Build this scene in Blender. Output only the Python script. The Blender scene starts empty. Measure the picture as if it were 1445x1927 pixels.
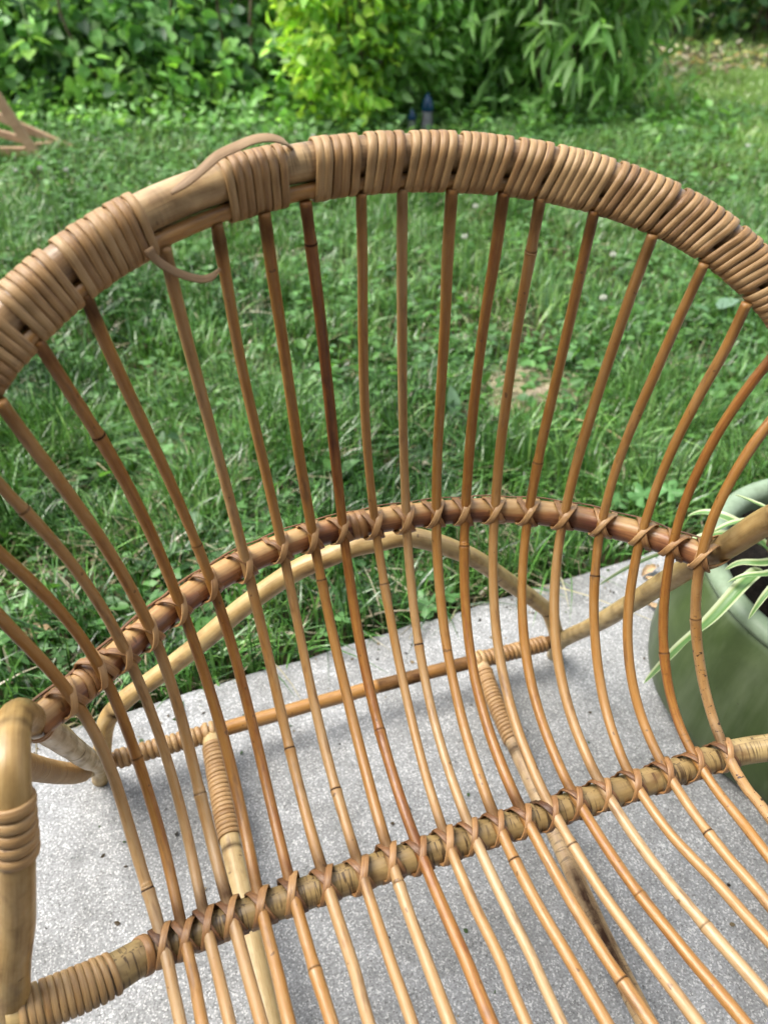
import bpy, math, random
import numpy as np
from mathutils import Vector

# ------------------------------------------------------------------ camera, sky, sun, exposure
scene = bpy.context.scene
cam_data = bpy.data.cameras.new("camera"); cam = bpy.data.objects.new("camera", cam_data)
scene.collection.objects.link(cam); scene.camera = cam
cam.location = (0, 0, .93); cam.rotation_euler = (math.radians(90 - 38), 0, 0)
cam_data.sensor_fit = 'VERTICAL'; cam_data.sensor_height = 36; cam_data.lens = 36 * 1448 / 1927
cam_data.clip_start = .02; cam_data.clip_end = 200
cam_data.dof.use_dof = True; cam_data.dof.focus_distance = .70; cam_data.dof.aperture_fstop = 5.8
cam_data.dof.aperture_blades = 0

world = bpy.data.worlds.new("World"); scene.world = world; world.use_nodes = True
wn = world.node_tree.nodes; wl = world.node_tree.links
bg = wn["Background"]; sky = wn.new("ShaderNodeTexSky"); sky.sky_type = 'NISHITA'; sky.sun_disc = False
SUN_EL, SUN_AZ = 62, -92          # degrees; azimuth from +Y (view direction) towards +X
sky.sun_elevation = math.radians(SUN_EL); sky.sun_rotation = math.radians(SUN_AZ)
sky.air_density = 1.0; sky.dust_density = 3.0; sky.ozone_density = 1.0
veil = wn.new('ShaderNodeHueSaturation'); veil.inputs['Saturation'].default_value = .4      # thin bright overcast
wl.new(sky.outputs[0], veil.inputs['Color']); wl.new(veil.outputs[0], bg.inputs[0]); bg.inputs[1].default_value = .11
sun_data = bpy.data.lights.new("sun", 'SUN'); sun = bpy.data.objects.new("sun", sun_data)
scene.collection.objects.link(sun)
sun_data.energy = 1.5; sun_data.angle = math.radians(38); sun_data.color = (1, .95, .87)
el, az = math.radians(SUN_EL), math.radians(SUN_AZ)
sv = Vector((math.sin(az) * math.cos(el), math.cos(az) * math.cos(el), math.sin(el)))
sun.rotation_euler = sv.to_track_quat('Z', 'Y').to_euler(); sun.location = sv * 20
scene.view_settings.view_transform = 'Standard'; scene.view_settings.look = 'None'
scene.view_settings.gamma = 1; scene.view_settings.exposure = 1.86
scene.cycles.max_bounces = 5; scene.cycles.diffuse_bounces = 3; scene.cycles.glossy_bounces = 2; scene.cycles.transmission_bounces = 3
scene.cycles.use_adaptive_sampling = True; scene.cycles.adaptive_threshold = .02

random.seed(7); RNG = np.random.default_rng(11)
DATA = {'o':[0.0633,0.3528,0.0],'sp':{1:{'p':[[-0.3082,0.1144,0.5962],[-0.3055,0.1156,0.5719],[-0.2987,0.1152,0.5462],[-0.2901,0.1136,0.5194],[-0.2817,0.1111,0.4922],[-0.2745,0.1073,0.465],[-0.2675,0.1,0.4293],[-0.2637,0.0897,0.3965],[-0.2616,0.0761,0.3677],[-0.2597,0.0588,0.3439],[-0.2569,0.0379,0.3256],[-0.2531,0.0142,0.3133],[-0.2494,-0.0113,0.307],[-0.2473,-0.0304,0.3057],[-0.2458,-0.0493,0.3064],[-0.2437,-0.0679,0.308],[-0.23,-0.207,0.315],[-0.2144,-0.3659,0.326]],'mid':0.1362,'seat':0.3507,'n':[0.3104]},2:{'p':[[-0.3,0.1251,0.6346],[-0.292,0.128,0.6046],[-0.2796,0.1293,0.5722],[-0.2681,0.13,0.5378],[-0.2594,0.1299,0.5024],[-0.2536,0.1279,0.4672],[-0.2492,0.1214,0.4284],[-0.2461,0.1097,0.3937],[-0.2432,0.093,0.3644],[-0.2404,0.072,0.3411],[-0.238,0.0476,0.3241],[-0.236,0.0211,0.313],[-0.234,-0.0068,0.3074],[-0.232,-0.0295,0.3061],[-0.2299,-0.0518,0.3066],[-0.229,-0.0728,0.308],[-0.2193,-0.2124,0.315],[-0.2082,-0.3718,0.326]],'mid':0.1744,'seat':0.4032,'n':[0.2622]},3:{'p':[[-0.2865,0.1375,0.6719],[-0.2755,0.1413,0.6356],[-0.2618,0.144,0.5954],[-0.2498,0.1459,0.5522],[-0.2407,0.1458,0.507],[-0.234,0.1417,0.4623],[-0.2294,0.1328,0.4244],[-0.2255,0.1187,0.3908],[-0.2225,0.0998,0.3625],[-0.2203,0.077,0.34],[-0.2187,0.0513,0.3236],[-0.2176,0.0236,0.3129],[-0.2163,-0.0052,0.3074],[-0.2146,-0.0288,0.3061],[-0.2126,-0.0519,0.3067],[-0.2109,-0.074,0.308],[-0.1995,-0.2134,0.315],[-0.1864,-0.3727,0.326]],'mid':0.217,'seat':0.4488,'n':[0.0563]},4:{'p':[[-0.2624,0.1472,0.6962],[-0.2534,0.1539,0.6568],[-0.2425,0.1599,0.6128],[-0.2311,0.1642,0.5646],[-0.221,0.165,0.514],[-0.2133,0.1603,0.464],[-0.2088,0.1502,0.4249],[-0.2061,0.1346,0.3905],[-0.2045,0.1139,0.3619],[-0.2032,0.0888,0.3396],[-0.2016,0.0605,0.3233],[-0.1995,0.03,0.3128],[-0.1968,-0.0014,0.3072],[-0.1941,-0.0316,0.3056],[-0.1916,-0.0606,0.3063],[-0.1891,-0.0881,0.308],[-0.1767,-0.2274,0.315],[-0.1625,-0.3867,0.326]],'mid':0.2388,'seat':0.4832,'n':[0.3903]},5:{'p':[[-0.2348,0.1703,0.7215],[-0.2246,0.1773,0.6784],[-0.2127,0.1835,0.6296],[-0.2023,0.1879,0.5759],[-0.1937,0.1878,0.5191],[-0.1866,0.1797,0.4632],[-0.1818,0.1663,0.4242],[-0.1779,0.1469,0.3901],[-0.1751,0.1225,0.3618],[-0.1735,0.0942,0.3396],[-0.1729,0.0634,0.3235],[-0.173,0.0312,0.313],[-0.173,-0.0015,0.3074],[-0.1723,-0.0344,0.3056],[-0.171,-0.0661,0.3062],[-0.1704,-0.0955,0.308],[-0.1658,-0.2353,0.315],[-0.1607,-0.3951,0.326]],'mid':0.2647,'seat':0.521,'n':[0.0831]},6:{'p':[[-0.202,0.1889,0.74],[-0.1957,0.1984,0.6941],[-0.1872,0.2069,0.6419],[-0.1769,0.2118,0.5841],[-0.1665,0.2104,0.5229],[-0.1576,0.1991,0.4628],[-0.1528,0.183,0.423],[-0.1498,0.1606,0.3886],[-0.1482,0.133,0.3603],[-0.1475,0.1015,0.3385],[-0.1473,0.0674,0.3229],[-0.1471,0.0321,0.3128],[-0.1465,-0.0034,0.3074],[-0.1455,-0.0392,0.3057],[-0.1439,-0.0733,0.3063],[-0.1418,-0.1052,0.308],[-0.1341,-0.2449,0.315],[-0.1253,-0.4045,0.326]],'mid':0.2837,'seat':0.556,'n':[0.239,0.6206]},7:{'p':[[-0.1475,0.2106,0.7561],[-0.1443,0.2202,0.7072],[-0.1396,0.2285,0.6516],[-0.1342,0.2329,0.5901],[-0.1288,0.2296,0.5251],[-0.1244,0.2146,0.4618],[-0.1223,0.1961,0.4227],[-0.1211,0.1714,0.3888],[-0.1206,0.1415,0.3609],[-0.1206,0.1079,0.3392],[-0.1205,0.0719,0.3234],[-0.1202,0.0347,0.3131],[-0.1192,-0.0025,0.3075],[-0.1176,-0.0419,0.3055],[-0.1163,-0.079,0.3062],[-0.1168,-0.1126,0.308],[-0.1152,-0.2525,0.315],[-0.1134,-0.4124,0.326]],'mid':0.2988,'seat':0.5805,'n':[0.4685]},8:{'p':[[-0.1103,0.2237,0.7638],[-0.1072,0.234,0.7136],[-0.1037,0.2434,0.6565],[-0.0982,0.2479,0.5932],[-0.0924,0.2438,0.5265],[-0.0884,0.2273,0.4617],[-0.0875,0.2072,0.4219],[-0.0877,0.1806,0.3876],[-0.0886,0.1485,0.3597],[-0.0896,0.1126,0.3381],[-0.09,0.0742,0.3227],[-0.09,0.0349,0.3127],[-0.0895,-0.004,0.3073],[-0.0891,-0.0457,0.3053],[-0.0887,-0.0847,0.3061],[-0.0879,-0.1206,0.308],[-0.0858,-0.2605,0.315],[-0.0834,-0.4204,0.326]],'mid':0.3071,'seat':0.6008,'n':[0.5327,0.0108]},9:{'p':[[-0.0765,0.2292,0.766],[-0.0724,0.2394,0.7153],[-0.0676,0.2484,0.6577],[-0.0635,0.2533,0.5939],[-0.0602,0.2497,0.5269],[-0.0577,0.2329,0.4618],[-0.0568,0.212,0.422],[-0.0567,0.1842,0.3878],[-0.0572,0.151,0.3599],[-0.0583,0.1142,0.3384],[-0.0599,0.0752,0.323],[-0.0615,0.0356,0.3129],[-0.0627,-0.0036,0.3073],[-0.0633,-0.0493,0.3051],[-0.0629,-0.092,0.3059],[-0.0627,-0.1309,0.308],[-0.0617,-0.2708,0.315],[-0.0606,-0.4307,0.326]],'mid':0.3089,'seat':0.6064,'n':[0.6301,0.3477]},10:{'p':[[-0.0458,0.2342,0.7689],[-0.0399,0.2437,0.7175],[-0.0344,0.2522,0.6592],[-0.0301,0.2565,0.5948],[-0.0277,0.2525,0.5272],[-0.0278,0.2353,0.4618],[-0.0293,0.2144,0.4221],[-0.0316,0.1867,0.388],[-0.0339,0.1534,0.3602],[-0.036,0.1162,0.3387],[-0.0374,0.0766,0.3232],[-0.0379,0.036,0.313],[-0.0375,-0.0042,0.3072],[-0.0361,-0.0541,0.3048],[-0.0346,-0.1002,0.3057],[-0.0346,-0.1415,0.308],[-0.0321,-0.2813,0.315],[-0.0292,-0.4412,0.326]],'mid':0.3119,'seat':0.6122,'n':[0.5038,0.0316]},11:{'p':[[-0.0037,0.2372,0.7704],[-0.0008,0.2469,0.718],[0.0013,0.2555,0.6585],[0.0026,0.2595,0.5931],[0.0037,0.2539,0.5247],[0.0041,0.2342,0.4588],[0.0035,0.2121,0.4202],[0.0018,0.1836,0.387],[-0.0008,0.1501,0.3598],[-0.0041,0.1132,0.3387],[-0.0076,0.0744,0.3233],[-0.0105,0.0347,0.3131],[-0.0122,-0.0048,0.3072],[-0.0119,-0.057,0.3044],[-0.0098,-0.1056,0.3055],[-0.0113,-0.1483,0.308],[-0.0103,-0.2882,0.315],[-0.0091,-0.4481,0.326]],'mid':0.3165,'seat':0.6136,'n':[0.3713]},12:{'p':[[0.0275,0.2372,0.771],[0.0313,0.2462,0.7184],[0.0351,0.254,0.6589],[0.0376,0.2571,0.5936],[0.038,0.2513,0.5253],[0.035,0.2323,0.4595],[0.0312,0.2111,0.4211],[0.0265,0.1835,0.3879],[0.0216,0.1508,0.3607],[0.0171,0.1142,0.3393],[0.0137,0.0752,0.3237],[0.0116,0.0351,0.3133],[0.0109,-0.0051,0.3071],[0.0119,-0.0588,0.3043],[0.0133,-0.1085,0.3053],[0.0124,-0.1524,0.308],[0.0132,-0.2923,0.315],[0.0141,-0.4522,0.326]],'mid':0.3161,'seat':0.6133,'n':[0.4363]},13:{'p':[[0.0648,0.2328,0.7689],[0.068,0.2417,0.7166],[0.0718,0.249,0.6577],[0.0728,0.2522,0.5931],[0.0703,0.2472,0.5258],[0.0648,0.2292,0.4609],[0.0598,0.2086,0.4227],[0.0543,0.1816,0.3896],[0.0488,0.1494,0.3622],[0.0438,0.1134,0.3406],[0.0396,0.0749,0.3247],[0.0366,0.0353,0.3138],[0.035,-0.0045,0.3072],[0.0358,-0.0636,0.3036],[0.0397,-0.1187,0.3049],[0.0427,-0.1676,0.308],[0.0519,-0.3072,0.315],[0.0623,-0.4667,0.326]],'mid':0.3124,'seat':0.6075,'n':[0.6421]},14:{'p':[[0.1036,0.2251,0.7652],[0.1055,0.234,0.7135],[0.1051,0.2421,0.6554],[0.104,0.2457,0.592],[0.1005,0.2409,0.526],[0.0932,0.2239,0.4623],[0.0863,0.2046,0.4244],[0.0786,0.179,0.3914],[0.0713,0.1482,0.3639],[0.0654,0.1131,0.342],[0.0616,0.0751,0.3256],[0.06,0.0355,0.3143],[0.0602,-0.0046,0.3073],[0.0628,-0.0676,0.3031],[0.0663,-0.1254,0.3045],[0.0722,-0.1776,0.308],[0.0842,-0.317,0.315],[0.0978,-0.4762,0.326]],'mid':0.3073,'seat':0.6001,'n':[0.3394,0.7443]},15:{'p':[[0.1307,0.2174,0.761],[0.1324,0.226,0.7097],[0.133,0.2335,0.6522],[0.1321,0.2368,0.5895],[0.1284,0.2321,0.5244],[0.121,0.2156,0.4615],[0.1141,0.1969,0.4243],[0.1065,0.1723,0.3918],[0.099,0.1426,0.3645],[0.0928,0.1088,0.3426],[0.0883,0.072,0.3261],[0.0861,0.0335,0.3145],[0.086,-0.0058,0.3072],[0.09,-0.0721,0.3025],[0.097,-0.1337,0.3041],[0.104,-0.1884,0.308],[0.1206,-0.3272,0.315],[0.1397,-0.4859,0.326]],'mid':0.3037,'seat':0.59,'n':[0.627,0.0435]},16:{'p':[[0.1697,0.2029,0.7517],[0.1714,0.2106,0.7014],[0.172,0.2172,0.6455],[0.1693,0.2204,0.5848],[0.1623,0.2168,0.5218],[0.1511,0.2026,0.4609],[0.1421,0.1858,0.4248],[0.1329,0.1633,0.3929],[0.1245,0.1357,0.3659],[0.1177,0.1039,0.344],[0.1132,0.0689,0.3271],[0.1111,0.0318,0.315],[0.1114,-0.0063,0.3072],[0.1169,-0.0762,0.3018],[0.126,-0.1413,0.3035],[0.1354,-0.199,0.308],[0.1562,-0.3373,0.315],[0.1801,-0.4953,0.326]],'mid':0.295,'seat':0.5718,'n':[0.2389,0.6619]},17:{'p':[[0.2109,0.1818,0.736],[0.2087,0.1897,0.6881],[0.206,0.1964,0.6352],[0.2008,0.2001,0.5782],[0.1923,0.1978,0.5191],[0.1807,0.1862,0.4618],[0.1716,0.1718,0.4266],[0.1624,0.152,0.3951],[0.154,0.1274,0.3681],[0.1472,0.0985,0.3458],[0.1423,0.0662,0.3284],[0.1398,0.0314,0.3157],[0.1397,-0.0048,0.3074],[0.1445,-0.0711,0.3017],[0.1536,-0.1341,0.3034],[0.1622,-0.1901,0.308],[0.1828,-0.3284,0.315],[0.2063,-0.4865,0.326]],'mid':0.2787,'seat':0.5421,'n':[0.6724]},18:{'p':[[0.2473,0.1602,0.7167],[0.2424,0.1668,0.6716],[0.2369,0.1724,0.6224],[0.2286,0.1758,0.5698],[0.2188,0.174,0.5154],[0.2092,0.1641,0.462],[0.2028,0.1517,0.4282],[0.1963,0.1347,0.3974],[0.1898,0.1136,0.3703],[0.1832,0.0886,0.3474],[0.1771,0.0605,0.3293],[0.1723,0.0295,0.316],[0.17,-0.0037,0.3074],[0.1731,-0.0571,0.3026],[0.1835,-0.1107,0.304],[0.1894,-0.1586,0.308],[0.2115,-0.2967,0.315],[0.2368,-0.4544,0.326]],'mid':0.2594,'seat':0.5037,'n':[0.3086]},19:{'p':[[0.2783,0.1382,0.6892],[0.2736,0.1416,0.6484],[0.2643,0.1457,0.6045],[0.2546,0.1475,0.558],[0.2454,0.1454,0.51],[0.2362,0.1378,0.4623],[0.2296,0.1285,0.4304],[0.223,0.1157,0.4005],[0.2169,0.0991,0.3735],[0.2117,0.0786,0.3501],[0.2078,0.0544,0.3309],[0.2055,0.0267,0.3166],[0.2044,-0.0037,0.3074],[0.2044,-0.0486,0.3027],[0.2059,-0.0935,0.3041],[0.2087,-0.1359,0.308],[0.2156,-0.2755,0.315],[0.2235,-0.435,0.326]],'mid':0.2319,'seat':0.457,'n':[0.523]},20:{'p':[[0.3114,0.1202,0.6606],[0.2947,0.124,0.6247],[0.2807,0.1262,0.5865],[0.2695,0.126,0.5465],[0.2611,0.1228,0.505],[0.2552,0.1158,0.4629],[0.2521,0.1081,0.4327],[0.2493,0.0977,0.4035],[0.2466,0.0844,0.3763],[0.2438,0.0677,0.3521],[0.2411,0.0474,0.332],[0.239,0.0234,0.3168],[0.2377,-0.0042,0.3075],[0.2373,-0.0376,0.3038],[0.2377,-0.0718,0.3049],[0.2361,-0.1041,0.308],[0.2335,-0.2438,0.315],[0.2306,-0.4035,0.326]],'mid':0.2076,'seat':0.4164,'n':[0.3155]},21:{'p':[[0.3294,0.1069,0.6223],[0.3107,0.1074,0.5929],[0.2954,0.1065,0.5623],[0.2835,0.104,0.5304],[0.2752,0.0999,0.4971],[0.2708,0.0938,0.4625],[0.2701,0.0875,0.4344],[0.271,0.0794,0.4063],[0.2726,0.0689,0.3793],[0.274,0.0554,0.3546],[0.2743,0.0387,0.3337],[0.2728,0.0185,0.3178],[0.2694,-0.0053,0.3084],[0.2656,-0.0266,0.3058],[0.2624,-0.0491,0.3062],[0.2613,-0.0721,0.308],[0.2482,-0.2113,0.315],[0.2332,-0.3704,0.326]],'mid':0.1732,'seat':0.3667,'n':[0.2365]}},'hoop':[[-0.34,0.082,0.465],[-0.3385,0.089,0.4845],[-0.3367,0.0957,0.5039],[-0.3343,0.1021,0.5235],[-0.3314,0.1081,0.5431],[-0.3282,0.1138,0.5628],[-0.3246,0.1193,0.5824],[-0.3209,0.1247,0.6021],[-0.3169,0.13,0.6217],[-0.3123,0.1354,0.6411],[-0.3064,0.141,0.66],[-0.2986,0.147,0.6778],[-0.2887,0.1537,0.6942],[-0.2767,0.1614,0.7086],[-0.2627,0.1698,0.7207],[-0.2475,0.1786,0.7313],[-0.2315,0.1875,0.7407],[-0.2148,0.1962,0.7493],[-0.1975,0.2045,0.7569],[-0.1795,0.2123,0.7635],[-0.1609,0.2195,0.7691],[-0.1419,0.2261,0.7739],[-0.1225,0.232,0.7778],[-0.1027,0.2371,0.781],[-0.0827,0.2413,0.7835],[-0.0623,0.2447,0.7854],[-0.0418,0.2472,0.7867],[-0.0212,0.2486,0.7874],[-0.0006,0.2492,0.7877],[0.0201,0.2487,0.7874],[0.0407,0.2473,0.7867],[0.0613,0.2449,0.7855],[0.0816,0.2415,0.7838],[0.1017,0.2373,0.7815],[0.1216,0.2322,0.7787],[0.1411,0.2264,0.7752],[0.1603,0.2198,0.7711],[0.179,0.2125,0.7662],[0.1973,0.2046,0.7606],[0.215,0.1962,0.7541],[0.2322,0.1874,0.7467],[0.2485,0.1783,0.7381],[0.264,0.1691,0.7281],[0.2787,0.1599,0.7169],[0.2926,0.1509,0.7046],[0.3055,0.1422,0.6911],[0.3171,0.1341,0.6763],[0.3273,0.1266,0.6602],[0.3361,0.1203,0.643],[0.3428,0.1158,0.6246],[0.3473,0.1129,0.6051],[0.35,0.1105,0.585],[0.3513,0.1073,0.5648],[0.3517,0.1031,0.5446],[0.3513,0.0983,0.5245],[0.35,0.0931,0.5046],[0.3477,0.0876,0.4847],[0.345,0.082,0.465]],'tops':{1:0.1391,2:0.1805,3:0.2244,4:0.2621,5:0.3088,6:0.353,7:0.418,8:0.4593,9:0.4977,10:0.5302,11:0.5746,12:0.6071,13:0.6455,14:0.6869,15:0.7164,16:0.7637,17:0.8139,18:0.864,19:0.9141,20:0.9639,21:1.0102},'bare':[[0.4149,0.4722],[0.5181,0.5375]],'mid':[[-0.305,0.1034,0.455],[-0.2657,0.1336,0.455],[-0.2265,0.1675,0.455],[-0.1872,0.1978,0.455],[-0.1479,0.2213,0.455],[-0.1087,0.2374,0.455],[-0.0694,0.2466,0.455],[-0.0301,0.2505,0.455],[0.0091,0.2504,0.455],[0.0484,0.247,0.455],[0.0877,0.2404,0.455],[0.1269,0.2295,0.455],[0.1662,0.2127,0.455],[0.2055,0.1875,0.455],[0.2447,0.1515,0.455],[0.284,0.103,0.455]],'seat':[[-0.36,-0.03,0.31],[-0.3,-0.02,0.298],[-0.262,-0.0079,0.29],[-0.2244,-0.0054,0.29],[-0.1867,-0.0035,0.29],[-0.1491,-0.0023,0.29],[-0.1114,-0.0016,0.29],[-0.0738,-0.0013,0.29],[-0.0361,-0.0013,0.29],[0.0015,-0.0016,0.29],[0.0391,-0.002,0.29],[0.0768,-0.0025,0.29],[0.1144,-0.003,0.29],[0.1521,-0.0033,0.29],[0.1897,-0.0034,0.29],[0.2274,-0.0032,0.29],[0.265,-0.0025,0.29],[0.3,-0.008,0.295],[0.36,-0.03,0.31]],'lc1':[[-0.0514,0.243,0.8033],[-0.0573,0.2362,0.8085],[-0.0667,0.2329,0.8121],[-0.0777,0.2311,0.8123],[-0.0907,0.2285,0.8092],[-0.1043,0.2215,0.8063],[-0.1141,0.217,0.8011],[-0.1254,0.2154,0.7944],[-0.1377,0.2127,0.7884]],'lc2':[[-0.158,0.1993,0.7599],[-0.1552,0.2003,0.7531],[-0.1484,0.2027,0.7455],[-0.1389,0.2058,0.7382],[-0.1275,0.2093,0.7326],[-0.1193,0.2116,0.7326],[-0.1133,0.2132,0.7369]],'brace':[[-0.334,0.358,0.05],[-0.3093,0.3521,0.1398],[-0.2784,0.3399,0.1871],[-0.2389,0.331,0.2217],[-0.2009,0.3224,0.255],[-0.1658,0.3134,0.2901],[-0.1284,0.3035,0.3286],[-0.0961,0.2964,0.3563],[-0.0619,0.2905,0.3792],[-0.0317,0.2879,0.3894],[-0.0044,0.286,0.3968],[0.0225,0.2862,0.396],[0.0466,0.2859,0.3972],[0.0713,0.2888,0.386],[0.1116,0.2966,0.3555],[0.1565,0.3075,0.3133],[0.2113,0.3243,0.2478],[0.2738,0.3437,0.1725],[0.307,0.3556,0.126],[0.336,0.358,0.05]]}

ROT = math.radians(18.7)
OX, OY = DATA['o'][0], DATA['o'][1]
def chair_to_world(x, y, z=0):
    c, s = math.cos(ROT), math.sin(ROT)
    return (OX + c * x - s * y, OY + s * x + c * y, z)

# ------------------------------------------------------------------ helpers
COL = scene.collection
def put(o, parent=None, label=None, cat=None, group=None, kind=None):
    COL.objects.link(o)
    if parent: o.parent = parent
    if label: o["label"] = label
    if cat: o["category"] = cat
    if group: o["group"] = group
    if kind: o["kind"] = kind
    return o
def empty(name, loc, rz=0, **kw):
    o = bpy.data.objects.new(name, None); o.location = loc; o.rotation_euler = (0, 0, rz); o.empty_display_size = .05
    return put(o, **kw)

class Mesh:
    """collects vertices, faces, uv per vertex and per-vertex float attributes"""
    def __init__(s): s.v = []; s.f = []; s.uv = []; s.at = {}; s.n = 0
    def add(s, v, f, uv=None, **at):
        v = np.asarray(v, float); k = len(v)
        s.v.append(v); s.f += [tuple(int(i) + s.n for i in q) for q in f]
        s.uv.append(np.zeros((k, 2)) if uv is None else np.asarray(uv, float))
        for a in ('dark', 'tint', 'spot'):
            val = at.get(a, 0.0)
            s.at.setdefault(a, []).append(np.broadcast_to(np.asarray(val, float), (k,)).copy())
        s.n += k
    def build(s, name, mat, parent=None, smooth=True, **kw):
        me = bpy.data.meshes.new(name); V = np.vstack(s.v)
        me.from_pydata(V.tolist(), [], s.f); UV = np.vstack(s.uv)
        li = np.zeros(len(me.loops), dtype=np.int32); me.loops.foreach_get('vertex_index', li)
        ul = me.uv_layers.new(name='uv'); ul.data.foreach_set('uv', UV[li].ravel())
        for a, vals in s.at.items():
            d = np.concatenate(vals)
            if d.any():
                at = me.attributes.new(a, 'FLOAT', 'POINT'); at.data.foreach_set('value', d)
        if smooth: me.polygons.foreach_set('use_smooth', [True] * len(me.polygons))
        me.materials.append(mat); me.update()
        return put(bpy.data.objects.new(name, me), parent=parent, **kw)

def spline(P, step):
    """Catmull-Rom through P, resampled by arc length"""
    P = np.asarray(P, float)
    if len(P) > 2:
        Q = np.vstack([2 * P[0] - P[1], P, 2 * P[-1] - P[-2]]); out = []
        for i in range(1, len(Q) - 2):
            a, b, c, d = Q[i - 1:i + 3]; t = np.linspace(0, 1, 16, endpoint=False)[:, None]
            out.append(.5 * (2 * b + (c - a) * t + (2 * a - 5 * b + 4 * c - d) * t ** 2 + (3 * b - a - 3 * c + d) * t ** 3))
        P = np.vstack(out + [P[-1:]])
    L = np.r_[0, np.cumsum(np.linalg.norm(np.diff(P, axis=0), axis=1))]
    n = max(2, int(L[-1] / step) + 1); s = np.linspace(0, L[-1], n)
    return np.stack([np.interp(s, L, P[:, k]) for k in range(3)], 1), s
def unit(a): return a / np.maximum(np.linalg.norm(a, axis=-1, keepdims=True), 1e-12)
def tangents(P): return unit(np.gradient(P, axis=0))
def transport(P):
    T = tangents(P); N = np.zeros_like(P)
    r = np.array([0, 0, 1.]) if abs(T[0][2]) < .9 else np.array([1., 0, 0])
    n = r - T[0] * (r @ T[0]); N[0] = n / np.linalg.norm(n)
    for i in range(1, len(P)):
        n = N[i - 1] - T[i] * (N[i - 1] @ T[i]); N[i] = n / np.linalg.norm(n)
    return T, N, np.cross(T, N)
def tube(m, P, r, sides=12, s=None, wob=0., seed=0, **at):
    n = len(P); T, N, B = transport(P); r = np.broadcast_to(r, (n,))
    if s is None: s = np.r_[0, np.cumsum(np.linalg.norm(np.diff(P, axis=0), axis=1))]
    a = np.linspace(0, 2 * np.pi, sides, endpoint=False)
    rng = np.random.default_rng(seed); ph = rng.uniform(0, 6.28, 6)
    lump = 1 + wob * (np.sin(s[:, None] * 37 + a[None] * 2 + ph[0]) + .7 * np.sin(s[:, None] * 71 + ph[1] + a[None]) + .6 * np.sin(a[None] * 3 + ph[2] + s[:, None] * 9))
    V = P[:, None] + (np.cos(a)[None, :, None] * N[:, None] + np.sin(a)[None, :, None] * B[:, None]) * (r[:, None] * lump)[..., None]
    uv = np.stack([np.broadcast_to(a / 6.2832, (n, sides)), np.broadcast_to(s[:, None], (n, sides))], -1)
    f = []
    for i in range(n - 1):
        for j in range(sides):
            k = (j + 1) % sides; f.append((i * sides + j, i * sides + k, (i + 1) * sides + k, (i + 1) * sides + j))
    f.append(tuple(range(sides))[::-1]); f.append(tuple((n - 1) * sides + j for j in range(sides)))
    at2 = {k: (v if np.size(v) == n * sides and n * sides > 1 and np.ndim(v) == 1 and len(v) == n * sides else np.repeat(np.broadcast_to(v, (n,)), sides)) for k, v in at.items()}
    m.add(V.reshape(-1, 3), f, uv.reshape(-1, 2), **at2)
# domed flat cane: profile across (b) and outward (n), unit width / unit thickness
CANE = np.array([(-.5, -.5), (-.5, .0), (-.40, .36), (0, .5), (.40, .36), (.5, .0), (.5, -.5)])
BAND = np.array([(-.5, -.5), (-.5, .12), (-.43, .42), (0, .5), (.43, .40), (.5, .08), (.5, -.5)])
FLAT = np.array([(-.5, -.5), (-.5, .3), (-.46, .45), (0, .5), (.46, .45), (.5, .3), (.5, -.5)])
def ribbon(m, P, N, width, thick, closed=False, prof=CANE, uoff=0., **at):
    P = np.asarray(P); n = len(P)
    if closed: T = unit(np.roll(P, -1, 0) - np.roll(P, 1, 0))
    else: T = tangents(P)
    N = unit(N - T * (N * T).sum(1, keepdims=True)); B = np.cross(T, N)
    w = np.broadcast_to(width, (n,))
    k = len(prof)
    V = P[:, None] + B[:, None] * (prof[None, :, :1] * w[:, None, None]) + N[:, None] * (prof[None, :, 1:] * thick)
    s = np.r_[0, np.cumsum(np.linalg.norm(np.diff(P, axis=0), axis=1))] + uoff
    uv = np.stack([np.broadcast_to(prof[None, :, 0] + .5, (n, k)), np.broadcast_to(s[:, None], (n, k))], -1)
    f = []
    for i in range(n if closed else n - 1):
        i2 = (i + 1) % n
        for j in range(k):
            j2 = (j + 1) % k; f.append((i * k + j, i2 * k + j, i2 * k + j2, i * k + j2))
    if not closed:
        f.append(tuple(range(k))); f.append(tuple((n - 1) * k + j for j in range(k))[::-1])
    at2 = {q: np.repeat(np.broadcast_to(v, (n,)), k) for q, v in at.items()}
    m.add(V.reshape(-1, 3), f, uv.reshape(-1, 2), **at2)
def dirt(s, sides, seed, amount, fs=34., fa=1.1):
    """uneven grime over a pole, one value per vertex"""
    a = np.arange(sides) * fa; a = np.minimum(a, a[::-1] + .01)
    n = .6 * vnoise(s[:, None] * fs + seed * 3.1, a[None] + seed) + .4 * vnoise(s[:, None] * fs * 3.3 + seed, a[None] * 2.7 + seed * 7)
    return (amount * np.clip((n - .46) * 4, 0, 1)).ravel()
def box(m, c, half, ax=None, **at):
    ax = np.eye(3) if ax is None else np.asarray(ax); h = np.asarray(half); b = min(h) * .12
    pts = []; 
    for sx in (-1, 1):
        for sy in (-1, 1):
            for sz in (-1, 1):
                pts.append(np.asarray(c) + (np.array([sx, sy, sz]) * h) @ ax)
    f = [(0, 1, 3, 2), (4, 6, 7, 5), (0, 4, 5, 1), (2, 3, 7, 6), (0, 2, 6, 4), (1, 5, 7, 3)]
    uv = [(p @ ax[0], p @ ax[1]) for p in np.array(pts)]
    m.add(pts, f, uv, **at)
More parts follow.
